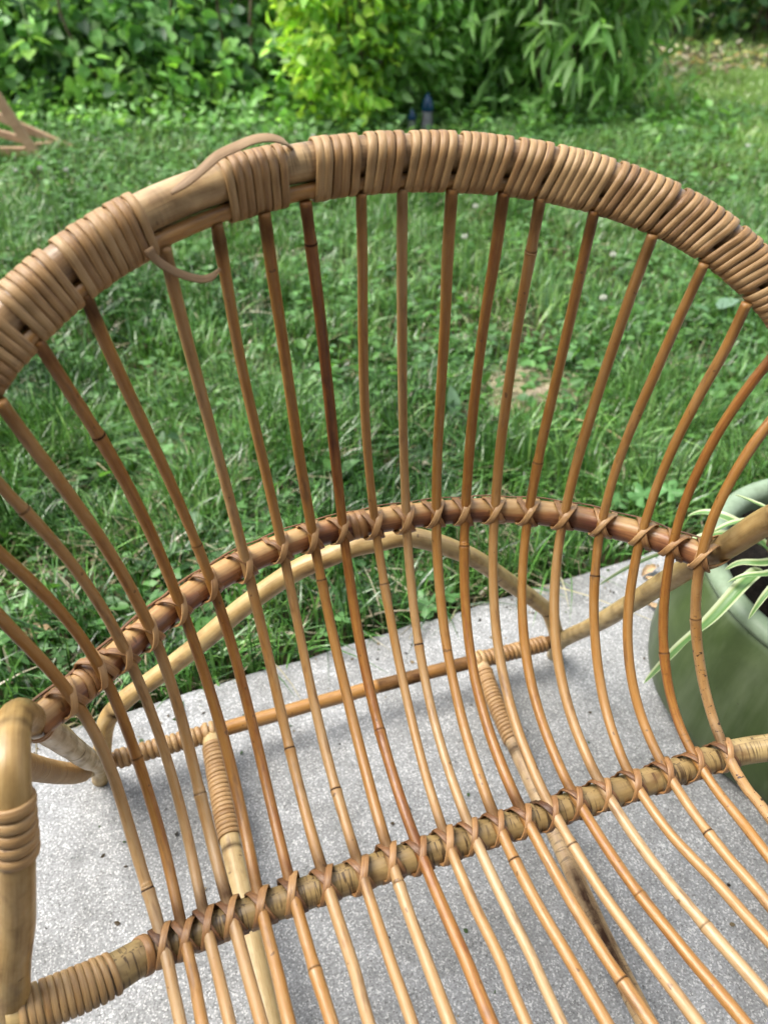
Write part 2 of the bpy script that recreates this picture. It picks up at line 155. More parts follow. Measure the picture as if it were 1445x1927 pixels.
def fast_mesh(name, V, F, mat, col=None, smooth=False, parent=None, uv=None, **kw):
    """big meshes from numpy arrays; F is (n,3) or (n,4)"""
    me = bpy.data.meshes.new(name); nf, k = F.shape
    me.vertices.add(len(V)); me.vertices.foreach_set('co', V.astype(np.float32).ravel())
    me.loops.add(nf * k); me.loops.foreach_set('vertex_index', F.astype(np.int32).ravel())
    me.polygons.add(nf); me.polygons.foreach_set('loop_start', np.arange(0, nf * k, k, dtype=np.int32))
    me.polygons.foreach_set('loop_total', np.full(nf, k, dtype=np.int32))
    if col is not None:
        at = me.attributes.new('col', 'FLOAT_COLOR', 'POINT')
        at.data.foreach_set('color', np.c_[col, np.ones(len(col))].astype(np.float32).ravel())
    if uv is not None:
        ul = me.uv_layers.new(name='uv'); ul.data.foreach_set('uv', uv[F.ravel()].astype(np.float32).ravel())
    if smooth: me.polygons.foreach_set('use_smooth', np.ones(nf, dtype=bool))
    me.materials.append(mat); me.update(); me.validate()
    return put(bpy.data.objects.new(name, me), parent=parent, **kw)
_g = RNG.random((64, 64))
def vnoise(x, y, scale=1.):
    x = np.asarray(x) * scale; y = np.asarray(y) * scale
    i = np.floor(x).astype(int); j = np.floor(y).astype(int); u = x - i; v = y - j
    u = u * u * (3 - 2 * u); v = v * v * (3 - 2 * v); g = lambda a, b: _g[a % 64, b % 64]
    return (g(i, j) * (1 - u) + g(i + 1, j) * u) * (1 - v) + (g(i, j + 1) * (1 - u) + g(i + 1, j + 1) * u) * v

# ------------------------------------------------------------------ materials
class NT:
    def __init__(s, name):
        s.m = bpy.data.materials.new(name); s.m.use_nodes = True; s.t = s.m.node_tree; s.n = s.t.nodes; s.l = s.t.links
        s.b = s.n['Principled BSDF']; s.out = s.n['Material Output']
    def new(s, ty, **kw):
        o = s.n.new(ty)
        for k, v in kw.items(): setattr(o, k, v)
        return o
    def set(s, sock, v):
        if isinstance(v, bpy.types.NodeSocket): s.l.new(v, sock)
        else: sock.default_value = v
    def math(s, op, a, b=0., clamp=False):
        o = s.new('ShaderNodeMath', operation=op, use_clamp=clamp); s.set(o.inputs[0], a); s.set(o.inputs[1], b); return o.outputs[0]
    def mix(s, f, a, b, mode='MIX'):
        o = s.new('ShaderNodeMix', data_type='RGBA', blend_type=mode); s.set(o.inputs[0], f)
        s.set(o.inputs[6], a if not isinstance(a, tuple) else (*a, 1)); s.set(o.inputs[7], b if not isinstance(b, tuple) else (*b, 1)); return o.outputs[2]
    def attr(s, name): return s.new('ShaderNodeAttribute', attribute_name=name)
    def ramp(s, f, stops, interp='LINEAR'):
        o = s.new('ShaderNodeValToRGB'); r = o.color_ramp; r.interpolation = interp
        while len(r.elements) < len(stops): r.elements.new(.5)
        for e, (p, c) in zip(r.elements, stops): e.position = p; e.color = (*c, 1) if len(c) == 3 else c
        s.set(o.inputs[0], f); return o.outputs[0]
    def noise(s, vec, scale, detail=3, rough=.55, dist=0.):
        o = s.new('ShaderNodeTexNoise'); o.inputs['Scale'].default_value = scale; o.inputs['Detail'].default_value = detail
        o.inputs['Roughness'].default_value = rough; o.inputs['Distortion'].default_value = dist
        if vec is not None: s.l.new(vec, o.inputs['Vector'])
        return o.outputs[0]
    def uvvec(s, su, sv, rnd=True):
        """uv stretched; v is metres along the piece. offset per object so no two pieces match"""
        u = s.new('ShaderNodeUVMap'); u.uv_map = 'uv'
        mp = s.new('ShaderNodeMapping'); s.l.new(u.outputs[0], mp.inputs[0]); mp.inputs['Scale'].default_value = (su, sv, 1)
        if rnd:
            oi = s.new('ShaderNodeObjectInfo'); c = s.new('ShaderNodeCombineXYZ')
            s.set(c.inputs[1], s.math('MULTIPLY', oi.outputs['Random'], 91.)); s.set(c.inputs[2], s.math('MULTIPLY', oi.outputs['Random'], 57.))
            s.l.new(c.outputs[0], mp.inputs['Location'])
        return mp.outputs[0]
    def bump(s, h, strength, dist):
        o = s.new('ShaderNodeBump'); o.inputs['Strength'].default_value = strength; o.inputs['Distance'].default_value = dist
        s.set(o.inputs['Height'], h); s.l.new(o.outputs[0], s.b.inputs['Normal']); return o
def rattan(name, stops, streak=.35, blotch=.3, rough=.42, cracks=0., peel=None, coat=.15):
    """split rattan and cane: hue from tint attribute + streaks along the fibre, scorch, grime and painted coil shade from dark attribute"""
    t = NT(name); tint = t.attr('tint').outputs['Fac']; dark = t.attr('dark').outputs['Fac']; spot = t.attr('spot').outputs['Fac']
    oi = t.new('ShaderNodeObjectInfo')
    fine = t.noise(t.uvvec(14, 9), 3.0, 3, .6)
    long = t.noise(t.uvvec(3, 5), 2.0, 2, .55)
    blot = t.noise(t.uvvec(5, 55), 1.0, 3, .65)
    f = t.math('ADD', tint, t.math('MULTIPLY', t.math('SUBTRACT', fine, .5), streak))
    f = t.math('ADD', f, t.math('MULTIPLY', t.math('SUBTRACT', long, .5), streak))
    f = t.math('ADD', f, t.math('MULTIPLY', t.math('SUBTRACT', blot, .5), blotch))
    f = t.math('ADD', f, t.math('MULTIPLY', t.math('SUBTRACT', oi.outputs['Random'], .5), .16), True)
    c = t.ramp(f, stops)
    if peel:
        pz = t.noise(t.uvvec(4, 9), 1.3, 5, .6, .4)
        c = t.mix(t.ramp(pz, [(.50, (0, 0, 0)), (.56, (1, 1, 1))]), c, peel)
    if cracks:
        cr = t.noise(t.uvvec(2.2, 330), 1.0, 2, .5, .6)
        reg = t.noise(t.uvvec(1.5, 14), 1.0, 2, .5)
        cm = t.math('MULTIPLY', t.ramp(cr, [(.53, (0, 0, 0)), (.60, (1, 1, 1))]), t.ramp(reg, [(.42, (0, 0, 0)), (.54, (1, 1, 1))]))
        c = t.mix(t.math('MULTIPLY', cm, cracks), c, (.06, .035, .018))
    sp = t.noise(t.uvvec(5, 320), 1.0, 2, .5)
    spm = t.math('MULTIPLY', t.ramp(sp, [(.63, (0, 0, 0)), (.67, (1, 1, 1))]), spot)
    rare = t.ramp(t.noise(t.uvvec(4, 130), 1.0, 1, .5), [(.74, (0, 0, 0)), (.77, (1, 1, 1))])
    c = t.mix(t.math('MULTIPLY', rare, .65), c, (.07, .03, .012))
    stn = t.noise(t.uvvec(3, 22), 1.0, 3, .65); c = t.mix(t.ramp(stn, [(.57, (0, 0, 0)), (.70, (.62, .62, .62))]), c, (.13, .062, .026))
    c = t.mix(spm, c, (.035, .015, .008))
    dn = t.math('MULTIPLY', dark, t.math('ADD', .5, t.math('MULTIPLY', blot, .9)), True)
    c = t.mix(dn, c, (.03, .014, .008))
    t.l.new(c, t.b.inputs['Base Color'])
    t.set(t.b.inputs['Roughness'], t.math('ADD', t.math('ADD', rough - .08, t.math('MULTIPLY', blot, .22)), t.math('MULTIPLY', dn, .4)))
    t.set(t.b.inputs['Specular IOR Level'], t.math('SUBTRACT', .5, t.math('MULTIPLY', dn, .42)))
    t.b.inputs['Coat Weight'].default_value = coat; t.b.inputs['Coat Roughness'].default_value = .25
    t.bump(t.math('ADD', t.math('MULTIPLY', fine, .7), t.math('MULTIPLY', blot, .35)), .35, .0012)
    return t.m
M_SPIN = rattan('rattan_spindle', [(0, (.39, .265, .135)), (.3, (.35, .198, .074)), (.55, (.31, .145, .032)), (.8, (.20, .068, .014)), (1, (.07, .021, .007))], coat=.0, rough=.30, streak=.5, blotch=.42)
M_BACK = rattan('rattan_back_rail', [(0, (.46, .29, .12)), (.35, (.30, .135, .055)), (.65, (.125, .046, .026)), (1, (.05, .018, .012))], streak=.6, blotch=.25, rough=.28, coat=.0)
M_SEAT = rattan('rattan_seat_rail', [(0, (.38, .28, .125)), (.4, (.30, .205, .085)), (.7, (.21, .13, .05)), (1, (.10, .05, .02))], cracks=.9, blotch=.5, rough=.32, coat=0)
M_HOOP = rattan('rattan_hoop', [(0, (.50, .36, .19)), (.4, (.37, .24, .115)), (.7, (.22, .13, .065)), (1, (.12, .065, .035))], cracks=.6, rough=.30, blotch=.9, streak=.5, coat=0)
M_WRAP = rattan('cane_wrapping', [(0, (.41, .265, .12)), (.4, (.285, .158, .058)), (.7, (.165, .082, .029)), (1, (.06, .028, .011))], streak=.7, blotch=.8, rough=.42, coat=0)
M_LASH = rattan('cane_lashing', [(0, (.44, .27, .12)), (.4, (.33, .175, .068)), (.7, (.19, .088, .034)), (1, (.07, .03, .014))], rough=.32, coat=0, streak=.5, blotch=.6)
M_POLE = rattan('bamboo_pole', [(0, (.47, .345, .16)), (.4, (.365, .235, .085)), (.7, (.25, .145, .05)), (1, (.12, .06, .022))], streak=.55, blotch=.7, rough=.32, coat=0)
M_DRY = rattan('dry_cane', [(0, (.40, .28, .15)), (.5, (.27, .17, .085)), (1, (.12, .07, .035))], rough=.6, coat=0)

def leaf_mat(name, rough=.45, transl=.35, spec=.4):
    t = NT(name); a = t.attr('col'); c = a.outputs['Color']
    t.l.new(c, t.b.inputs['Base Color']); t.b.inputs['Roughness'].default_value = rough; t.b.inputs['Specular IOR Level'].default_value = spec
    tr = t.new('ShaderNodeBsdfTranslucent'); t.l.new(t.mix(1., c, (1.25, 1.3, .6), 'MULTIPLY'), tr.inputs[0])
    mx = t.new('ShaderNodeMixShader'); mx.inputs[0].default_value = transl
    t.l.new(t.b.outputs[0], mx.inputs[1]); t.l.new(tr.outputs[0], mx.inputs[2]); t.l.new(mx.outputs[0], t.out.inputs['Surface'])
    return t.m
M_GRASS = leaf_mat('grass_blade', .27, .20, .6); M_LEAF = leaf_mat('leaf', .42, .42, .45)

def make_slab_mat():
    t = NT('granite_slab'); tc = t.new('ShaderNodeTexCoord'); v = tc.outputs['Object']
    g1 = t.noise(v, 330, 3, .65); g2 = t.noise(v, 520, 2, .5); big = t.noise(v, 5, 6, .65); med = t.noise(v, 34, 5, .7)
    vo = t.new('ShaderNodeTexVoronoi'); vo.inputs['Scale'].default_value = 560; t.l.new(v, vo.inputs['Vector'])
    c = t.ramp(g1, [(.28, (.135, .139, .142)), (.40, (.195, .201, .204)), (.52, (.245, .252, .255)), (.66, (.325, .333, .337))])
    sep = t.new('ShaderNodeSeparateColor'); t.l.new(vo.outputs['Color'], sep.inputs[0])
    c = t.mix(t.ramp(sep.outputs[0], [(.90, (0, 0, 0)), (.97, (.75, .75, .75))]), c, (.115, .113, .11))
    c = t.mix(t.ramp(sep.outputs[1], [(.78, (0, 0, 0)), (.92, (.7, .7, .7))]), c, (.55, .55, .545))
    c = t.mix(t.ramp(g2, [(.66, (0, 0, 0)), (.74, (.6, .6, .6))]), c, (.13, .128, .12))
    c = t.mix(.6, c, t.ramp(med, [(.3, (.62, .62, .61)), (.7, (1.25, 1.25, 1.25))]), 'MULTIPLY')
    c = t.mix(.9, c, t.ramp(big, [(.32, (.66, .65, .62)), (.5, (.98, .975, .965)), (.65, (1.15, 1.15, 1.15))]), 'MULTIPLY')
    st = t.noise(v, 17, 6, .7); c = t.mix(t.ramp(st, [(.67, (0, 0, 0)), (.76, (.5, .5, .5))]), c, (.13, .115, .09))
    pt = t.noise(v, 95, 2, .5); c = t.mix(t.ramp(pt, [(.745, (0, 0, 0)), (.765, (.9, .9, .9))]), c, (.035, .03, .026))
    t.l.new(c, t.b.inputs['Base Color']); t.b.inputs['Roughness'].default_value = .8; t.b.inputs['Specular IOR Level'].default_value = .3
    t.bump(t.math('ADD', t.math('MULTIPLY', g1, .6), t.math('MULTIPLY', med, .8)), .6, .003)
    return t.m
def make_soil_mat(name, stops, scale=60, dist=.01):
    t = NT(name); tc = t.new('ShaderNodeTexCoord'); v = tc.outputs['Object']
    n = t.noise(v, scale, 8, .65); n2 = t.noise(v, scale / 9, 3, .5)
    c = t.ramp(t.math('ADD', t.math('MULTIPLY', n, .7), t.math('MULTIPLY', n2, .3)), stops)
    t.l.new(c, t.b.inputs['Base Color']); t.b.inputs['Roughness'].default_value = .95; t.b.inputs['Specular IOR Level'].default_value = .12
    t.bump(n, .9, dist); return t.m
M_SLAB = make_slab_mat()
M_SOIL = make_soil_mat('lawn_soil', [(.3, (.016, .016, .008)), (.5, (.04, .038, .018)), (.7, (.11, .085, .045))], 55)
M_THATCH = make_soil_mat('dry_thatch', [(.3, (.17, .13, .09)), (.5, (.38, .31, .23)), (.7, (.58, .50, .39))], 120)
M_POTSOIL = make_soil_mat('potting_soil', [(.35, (.006, .005, .004)), (.55, (.014, .011, .009)), (.75, (.045, .034, .027))], 130, .012)
def make_glaze():
    t = NT('green_glaze'); tc = t.new('ShaderNodeTexCoord'); v = tc.outputs['Object']
    n = t.noise(v, 9, 5, .6, .5); n2 = t.noise(v, 70, 4, .6)
    mp = t.new('ShaderNodeMapping'); t.l.new(v, mp.inputs[0]); mp.inputs['Scale'].default_value = (1, 1, .12)
    drip = t.noise(mp.outputs[0], 24, 3, .5)
    c = t.ramp(t.math('ADD', t.math('MULTIPLY', n, .6), t.math('MULTIPLY', drip, .4)), [(.3, (.032, .052, .016)), (.5, (.050, .077, .025)), (.7, (.085, .120, .045))])
    tn = t.attr('tint').outputs['Fac']
    c = t.mix(t.math('MULTIPLY', tn, t.math('ADD', .45, n2)), c, (.22, .29, .20))
    c = t.mix(t.ramp(t.noise(v, 190, 2, .5), [(.72, (0, 0, 0)), (.76, (.6, .6, .6))]), c, (.03, .04, .02))
    c = t.mix(t.ramp(t.noise(mp.outputs[0], 9, 5, .7), [(.52, (0, 0, 0)), (.72, (.45, .45, .45))]), c, (.16, .19, .12))
    t.l.new(c, t.b.inputs['Base Color']); t.set(t.b.inputs['Roughness'], t.math('ADD', .3, t.math('MULTIPLY', n, .2)))
    t.b.inputs['Coat Weight'].default_value = 0; t.b.inputs['Specular IOR Level'].default_value = .28; t.bump(n, .15, .004); return t.m
M_GLAZE = make_glaze()
def plain(name, col, rough=.6, var=.3, scale=20):
    t = NT(name); tc = t.new('ShaderNodeTexCoord'); n = t.noise(tc.outputs['Object'], scale, 5, .6)
    lo = tuple(x * (1 - var) for x in col); hi = tuple(min(1, x * (1 + var)) for x in col)
    t.l.new(t.ramp(n, [(.3, lo), (.7, hi)]), t.b.inputs['Base Color']); t.b.inputs['Roughness'].default_value = rough
    t.bump(n, .2, .003); return t.m
def make_variegated():
    t = NT('variegated_leaf'); u = t.new('ShaderNodeUVMap'); u.uv_map = 'uv'; sx = t.new('ShaderNodeSeparateXYZ'); t.l.new(u.outputs[0], sx.inputs[0])
    d = t.math('ABSOLUTE', t.math('SUBTRACT', sx.outputs[0], .5)); n = t.noise(t.uvvec(26, 5), 1, 2, .5)
    d = t.math('ADD', d, t.math('MULTIPLY', t.math('SUBTRACT', n, .5), .12))
    c = t.ramp(d, [(.0, (.16, .28, .10)), (.22, (.10, .23, .06)), (.28, (.36, .46, .18)), (.38, (.56, .62, .40))])
    c = t.mix(.25, c, t.ramp(t.noise(t.uvvec(40, 3), 1, 2, .5), [(.3, (.6, .7, .4)), (.7, (1.1, 1.1, 1))]), 'MULTIPLY')
    t.l.new(c, t.b.inputs['Base Color']); t.b.inputs['Roughness'].default_value = .38
    tr = t.new('ShaderNodeBsdfTranslucent'); t.l.new(c, tr.inputs[0]); mx = t.new('ShaderNodeMixShader'); mx.inputs[0].default_value = .3
    t.l.new(t.b.outputs[0], mx.inputs[1]); t.l.new(tr.outputs[0], mx.inputs[2]); t.l.new(mx.outputs[0], t.out.inputs['Surface'])
    return t.m
M_VAR = make_variegated()
def make_wood():
    t = NT('reddish_wood'); tc = t.new('ShaderNodeTexCoord'); mp = t.new('ShaderNodeMapping'); t.l.new(tc.outputs['UV'], mp.inputs[0]); mp.inputs['Scale'].default_value = (6, 60, 1)
    n = t.noise(mp.outputs[0], 1.5, 5, .6)
    t.l.new(t.ramp(n, [(.3, (.27, .16, .09)), (.55, (.42, .27, .16)), (.75, (.55, .40, .26))]), t.b.inputs['Base Color']); t.b.inputs['Roughness'].default_value = .55
    return t.m
M_WOOD = make_wood()
M_STEM = plain('stem_bark', (.11, .085, .05), .85); M_GSTEM = plain('green_stem', (.16, .24, .07), .6)
M_DEAD = plain('dead_leaf', (.36, .25, .14), .8, .4, 60)
M_WHITE = plain('white_petals', (.50, .52, .44), .7, .15, 200)
M_BLUE = plain('blue_glaze', (.006, .045, .11), .25, .3); M_GREY = plain('grey_stoneware', (.23, .23, .24), .7, .25)

# ------------------------------------------------------------------ ground: lawn soil, slab
EDGE = lambda x: .507 + .066 * x          # slab edge in chair coordinates: y at x
def build_ground():
    n = 90; xs = np.linspace(-1, 1, n); gx = np.sign(xs) * (abs(xs) ** 2.2) * 30
    ys = np.linspace(0, 1, n) ** 2.2 * 40 - 4
    X, Y = np.meshgrid(gx, ys); Z = -.032 + .012 * (vnoise(X, Y, 3.1) - .5) + .006 * (vnoise(X, Y, 11) - .5)
    c, s = math.cos(ROT), math.sin(ROT)
    lx = (X - OX) * c + (Y - OY) * s; ly = -(X - OX) * s + (Y - OY) * c
    Z = np.where(ly < EDGE(lx) - .02, -.10, Z)      # dug out under the slab
    V = np.stack([X, Y, Z], -1).reshape(-1, 3)
    i, j = np.meshgrid(np.arange(n - 1), np.arange(n - 1)); a = (j * n + i).ravel()
    F = np.stack([a, a + 1, a + n + 1, a + n], 1)
    fast_mesh('lawn_ground', V, F, M_SOIL, smooth=True, kind='structure')
    m = Mesh(); k = 220; ex = np.linspace(-5, 5, k)
    ey = EDGE(ex) + .006 * (vnoise(ex, ex * 0, 9) - .5) + .004 * (vnoise(ex, ex * 0, 40) - .5)
    rows = [(0, -.09), (0, -.012), (-.004, -.003), (-.012, 0)]
    V = [];
    for dy, z in rows:
        for x, y in zip(ex, ey): V.append((x, y + dy, z + (.0012 * math.sin(x * 90) if z == -.003 else 0)))
    for x in ex: V.append((x, -3.2, 0))
    F = [(r * k + q, (r + 1) * k + q, (r + 1) * k + q + 1, r * k + q + 1) for r in range(len(rows)) for q in range(k - 1)]
    m.add(V, F); o = m.build('patio_slab', M_SLAB, smooth=False, kind='structure'); o.location = (OX, OY, 0); o.rotation_euler = (0, 0, ROT)
build_ground()
def build_shade_wall():  # unseen wall and eave, added behind the camera to cut frontal light
    m = Mesh(); box(m, (0, -1.62, 1.45), (6, .12, 1.53)); o = m.build('unseen_shade_wall', plain('shade_wall_render', (.30, .27, .23), .9, .12, 30), smooth=False, kind='structure')
    m = Mesh(); box(m, (0, -1.05, 2.75), (6, .62, .06)); m.build('unseen_shade_eave', plain('shade_eave_board', (.16, .12, .09), .8, .2, 12), smooth=False, kind='structure')
build_shade_wall()

# ------------------------------------------------------------------ the rattan chair
chair = empty('rattan_chair', (OX, OY, 0), ROT, label='tan rattan armchair with wrapped hoop back and spindle seat on the stone slab', cat='chair')
R_MID, R_SEAT, R_SP = .0124, .0125, .0046
UPPER = [.45, .5, .42, .5, .52, .58, .33, .55, .5, .92, .5, .33, .5, .6, .48, .68, .55, .5, .5, .6, .5]
LOWER = [.12, .5, .26, .3, .5, .74, .45, .36, .45, .7, .4, .3, .4, .6, .34, .6, .4, .5, .5, .62, .3]
SEATT = [.08, .33, .28, .3, .34, .52, .28, .34, .12, .58, .34, .1, .34, .38, .22, .62, .15, .38, .3, .36, .28]
mid_c, mid_s = spline(DATA['mid'], .004); seat_c, seat_s = spline(DATA['seat'], .004)
spin_c = {}
for i in range(1, 22):
    d = DATA['sp'][i]; P, s = spline(d['p'], .0032)
    s2 = np.unique(np.r_[s, np.array([q + e for q in d['n'] for e in (-.0026, -.0014, -.0006, 0, .0006, .0014, .0026)])]); P = np.stack([np.interp(s2, s, P[:, k]) for k in range(3)], 1); s = s2; spin_c[i] = (P, s)
    rr = np.random.default_rng(i); r = np.interp(s, [0, d['mid'], d['seat']], [.0043, .0045, .0047]) * (1 + rr.uniform(-.06, .08)) * (1 + .03 * np.sin(s * 23 + i))
    dark = np.zeros(len(s))
    for nd in d['n']:
        r = r + .0005 * np.exp(-((s - nd) / .004) ** 2) - .0003 * np.exp(-((s - nd) / .0007) ** 2) + .0002 * np.sign(s - nd) * (abs(s - nd) < .02); dark = np.maximum(dark, rr.uniform(.55, 1.2) * np.exp(-((s - nd) / .0009) ** 2))
    sc = rr.uniform(.25, .85)
    dark = np.maximum(dark, sc * np.exp(-((s - d['seat'] + .008) / .016) ** 2))
    dark = np.maximum(dark, rr.uniform(.3, .8) * np.exp(-((s - .012) / .014) ** 2))
    dark = np.maximum(dark, rr.uniform(.1, .4) * np.exp(-((s - d['mid'] - .012) / .008) ** 2))
    tint = np.interp(s, [0, d['mid'] - .02, d['mid'] + .03, d['seat'] - .02, d['seat'] + .03], [UPPER[i - 1], UPPER[i - 1] - .02, LOWER[i - 1], LOWER[i - 1] - .04, SEATT[i - 1]])
    if i == 10: tint = np.interp(s, [0, .08, .22, .30, d['mid'], d['seat'], d['seat'] + .04], [.62, .82, .84, .58, .62, .7, .58])
    sp = np.zeros(len(s))
    if i in (20, 21): sp[:] = np.interp(s, [d['mid'] + .02, d['mid'] + .1], [0, 1 if i == 21 else .3])
    m = Mesh(); tube(m, P, r, 12, s, .012, i, dark=dark, tint=tint, spot=sp); m.build('spindle', M_SPIN, chair)

# top hoop: thick pole and thin rod beneath, bound together with cane
hoop_c, hoop_s = spline(DATA['hoop'], .004)
def hoop_frames(C):
    T = tangents(C); F = np.tile([0, -1., 0], (len(C), 1)); F = unit(F - T * (F * T).sum(1, keepdims=True))
    D = np.cross(T, F); D = D * np.where(D[len(D) // 2][2] < 0, 1, -1); return T, F, D
hT, hF, hD = hoop_frames(hoop_c)
R1, R2 = .0130, .0056
m = Mesh(); tube(m, hoop_c - hD * .0047, R1, 20, hoop_s, .012, 50, tint=np.where((hoop_s > DATA['bare'][0][0]) & (hoop_s < DATA['bare'][1][1]), .32, .62), dark=dirt(hoop_s, 20, 5, .42)); top_hoop = m.build('top_hoop', M_HOOP, chair)
m = Mesh(); tube(m, hoop_c + hD * .0122 + hF * .0078, R2, 12, hoop_s, .02, 51, tint=.42); m.build('hoop_rod', M_SPIN, chair)
def hull2(c1, r1, c2, r2, off, n=44):
    a = np.linspace(0, 2 * np.pi, 90, endpoint=False); u = np.stack([np.cos(a), np.sin(a)], 1)
    pts = sorted(map(tuple, np.vstack([np.array(c1) + u * (r1 + off), np.array(c2) + u * (r2 + off)])))
    cr = lambda o, p, q: (p[0] - o[0]) * (q[1] - o[1]) - (p[1] - o[1]) * (q[0] - o[0]); h = []
    for seq in (pts, pts[::-1]):
        k = []
        for p in seq:
            while len(k) > 1 and cr(k[-2], k[-1], p) <= 0: k.pop()
            k.append(p)
        h += k[:-1]
    h = np.array(h); j = int(np.argmin(h[:, 1])); h = np.roll(h, -j, 0); hc = np.vstack([h, h[:1]])
    L = np.r_[0, np.cumsum(np.linalg.norm(np.diff(hc, axis=0), axis=1))]; s = np.linspace(0, L[-1], n, endpoint=False)
    q = np.stack([np.interp(s, L, hc[:, k]) for k in (0, 1)], 1); t = np.roll(q, -1, 0) - np.roll(q, 1, 0)
    nn = np.stack([t[:, 1], -t[:, 0]], 1); nn /= np.linalg.norm(nn, axis=1)[:, None]; return q, nn
HQ, HN = hull2((-.0047, 0), R1, (.0122, .0078), R2, .0006)
def at_s(s, A): return np.stack([np.interp(s, hoop_s, A[:, k]) for k in range(3)], -1)
def hoop_wrap(s0, s1, seed):
    rr = np.random.default_rng(seed); n = max(1, int(round((s1 - s0) / .0064))); pitch = (s1 - s0) / n; K = len(HQ); m = Mesh()
    for c in range(n):
        jit = rr.uniform(-.0005, .0005); slant = np.interp(s0, [.25, .6, .95], [.0006, -.0022, -.0062]) + rr.uniform(-.0006, .0006)
        u = np.arange(K + 1) / K; q = np.vstack([HQ, HQ[:1]]); nn = np.vstack([HN, HN[:1]])
        s = s0 + pitch * (c + .15 + u * .85) + slant * q[:, 0] / .018 + jit
        lift = .0006 + rr.uniform(0, .0005)
        C, D, F = at_s(s, hoop_c), at_s(s, hD), at_s(s, hF)
        N = D * nn[:, :1] + F * nn[:, 1:]; P = C + D * q[:, :1] + F * q[:, 1:] + N * lift
        ribbon(m, P, N, pitch * rr.uniform(.88, .98), .0019 + rr.uniform(0, .0004), prof=BAND, uoff=c * .3 + seed, tint=rr.uniform(.12, .5), dark=.7 * np.clip(vnoise(np.arange(K + 1), c * 3.3 + seed, .25) - .55, 0, 1) + .35 * np.clip(q[:, 0] / .018, 0, 1) * rr.uniform(0, 1))  # second dark term paints shading onto the lower half of each coil
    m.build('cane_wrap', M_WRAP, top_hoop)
TOP = DATA['tops']; segs = []
edges = [.02] + [TOP[i] for i in range(1, 22)] + [hoop_s[-1] - .02]
for k in range(len(edges) - 1):
    g0 = np.interp(edges[k], [.2, .55, .75], [.0030, .0024, .0018]); a, b = edges[k] + g0, edges[k + 1] - g0
    if k in (7, 8, 9, 10): continue
    if k == 6: b = DATA['bare'][0][0] - .001
    segs.append((a, b))
segs.append((DATA['bare'][0][1], DATA['bare'][1][0])); segs.append((DATA['bare'][1][1] + .001, TOP[11] - .0024))
for k, (a, b) in enumerate(segs):
    if b - a > .004: hoop_wrap(a, b, 100 + k)
# loose cane tails
m = Mesh(); P, s = spline(DATA['lc1'], .003); ribbon(m, P, np.tile([0, -.55, .83], (len(P), 1)), np.interp(s, [0, s[-1] * .5, s[-1] * .9, s[-1]], [.0062, .0072, .0058, .002]), .0011, prof=FLAT, tint=np.interp(s, [0, s[-1]], [.2, .7])); m.build('loose_cane', M_DRY, chair)
m = Mesh(); P, s = spline(DATA['lc2'], .003); ribbon(m, P, np.tile([0, -.75, .66], (len(P), 1)), np.interp(s, [0, s[-1] * .85, s[-1]], [.0062, .0052, .0018]), .0011, prof=FLAT, tint=.45); m.build('loose_cane', M_DRY, chair)

def ring_wrap(name, C, r, s0, s1, mat, parent, w=.0055, t=.0022, seed=0, closed_gap=1., tint=(.25, .5), slant=0.):
    """coils of cane round a single pole between arc lengths s0..s1"""
    S = np.r_[0, np.cumsum(np.linalg.norm(np.diff(C, axis=0), axis=1))]; T, N, B = transport(C); rr = np.random.default_rng(seed)
    n = max(1, int(round((s1 - s0) / w))); pitch = (s1 - s0) / n; m = Mesh(); a = np.linspace(0, 2 * np.pi, 27) + np.pi      # seam on the underside
    g = lambda s, A: np.stack([np.interp(s, S, A[:, k]) for k in range(3)], -1)
    for c in range(n):
        s = s0 + pitch * (c + .1 + .8 * (a / 6.2832 - .5)) + rr.uniform(-.0004, .0004) + slant * np.cos(a)
        rad = unit(g(s, N) * np.cos(a)[:, None] + g(s, B) * np.sin(a)[:, None]); rl = np.interp(s, S, np.broadcast_to(r, S.shape))
        P = g(s, C) + rad * (rl + .0006 + rr.uniform(0, .0004))[:, None]
        ribbon(m, P, rad, pitch * rr.uniform(.9, 1.0) * closed_gap, t, uoff=c * .31 + seed, tint=rr.uniform(*tint))
    return m.build(name, mat, parent)
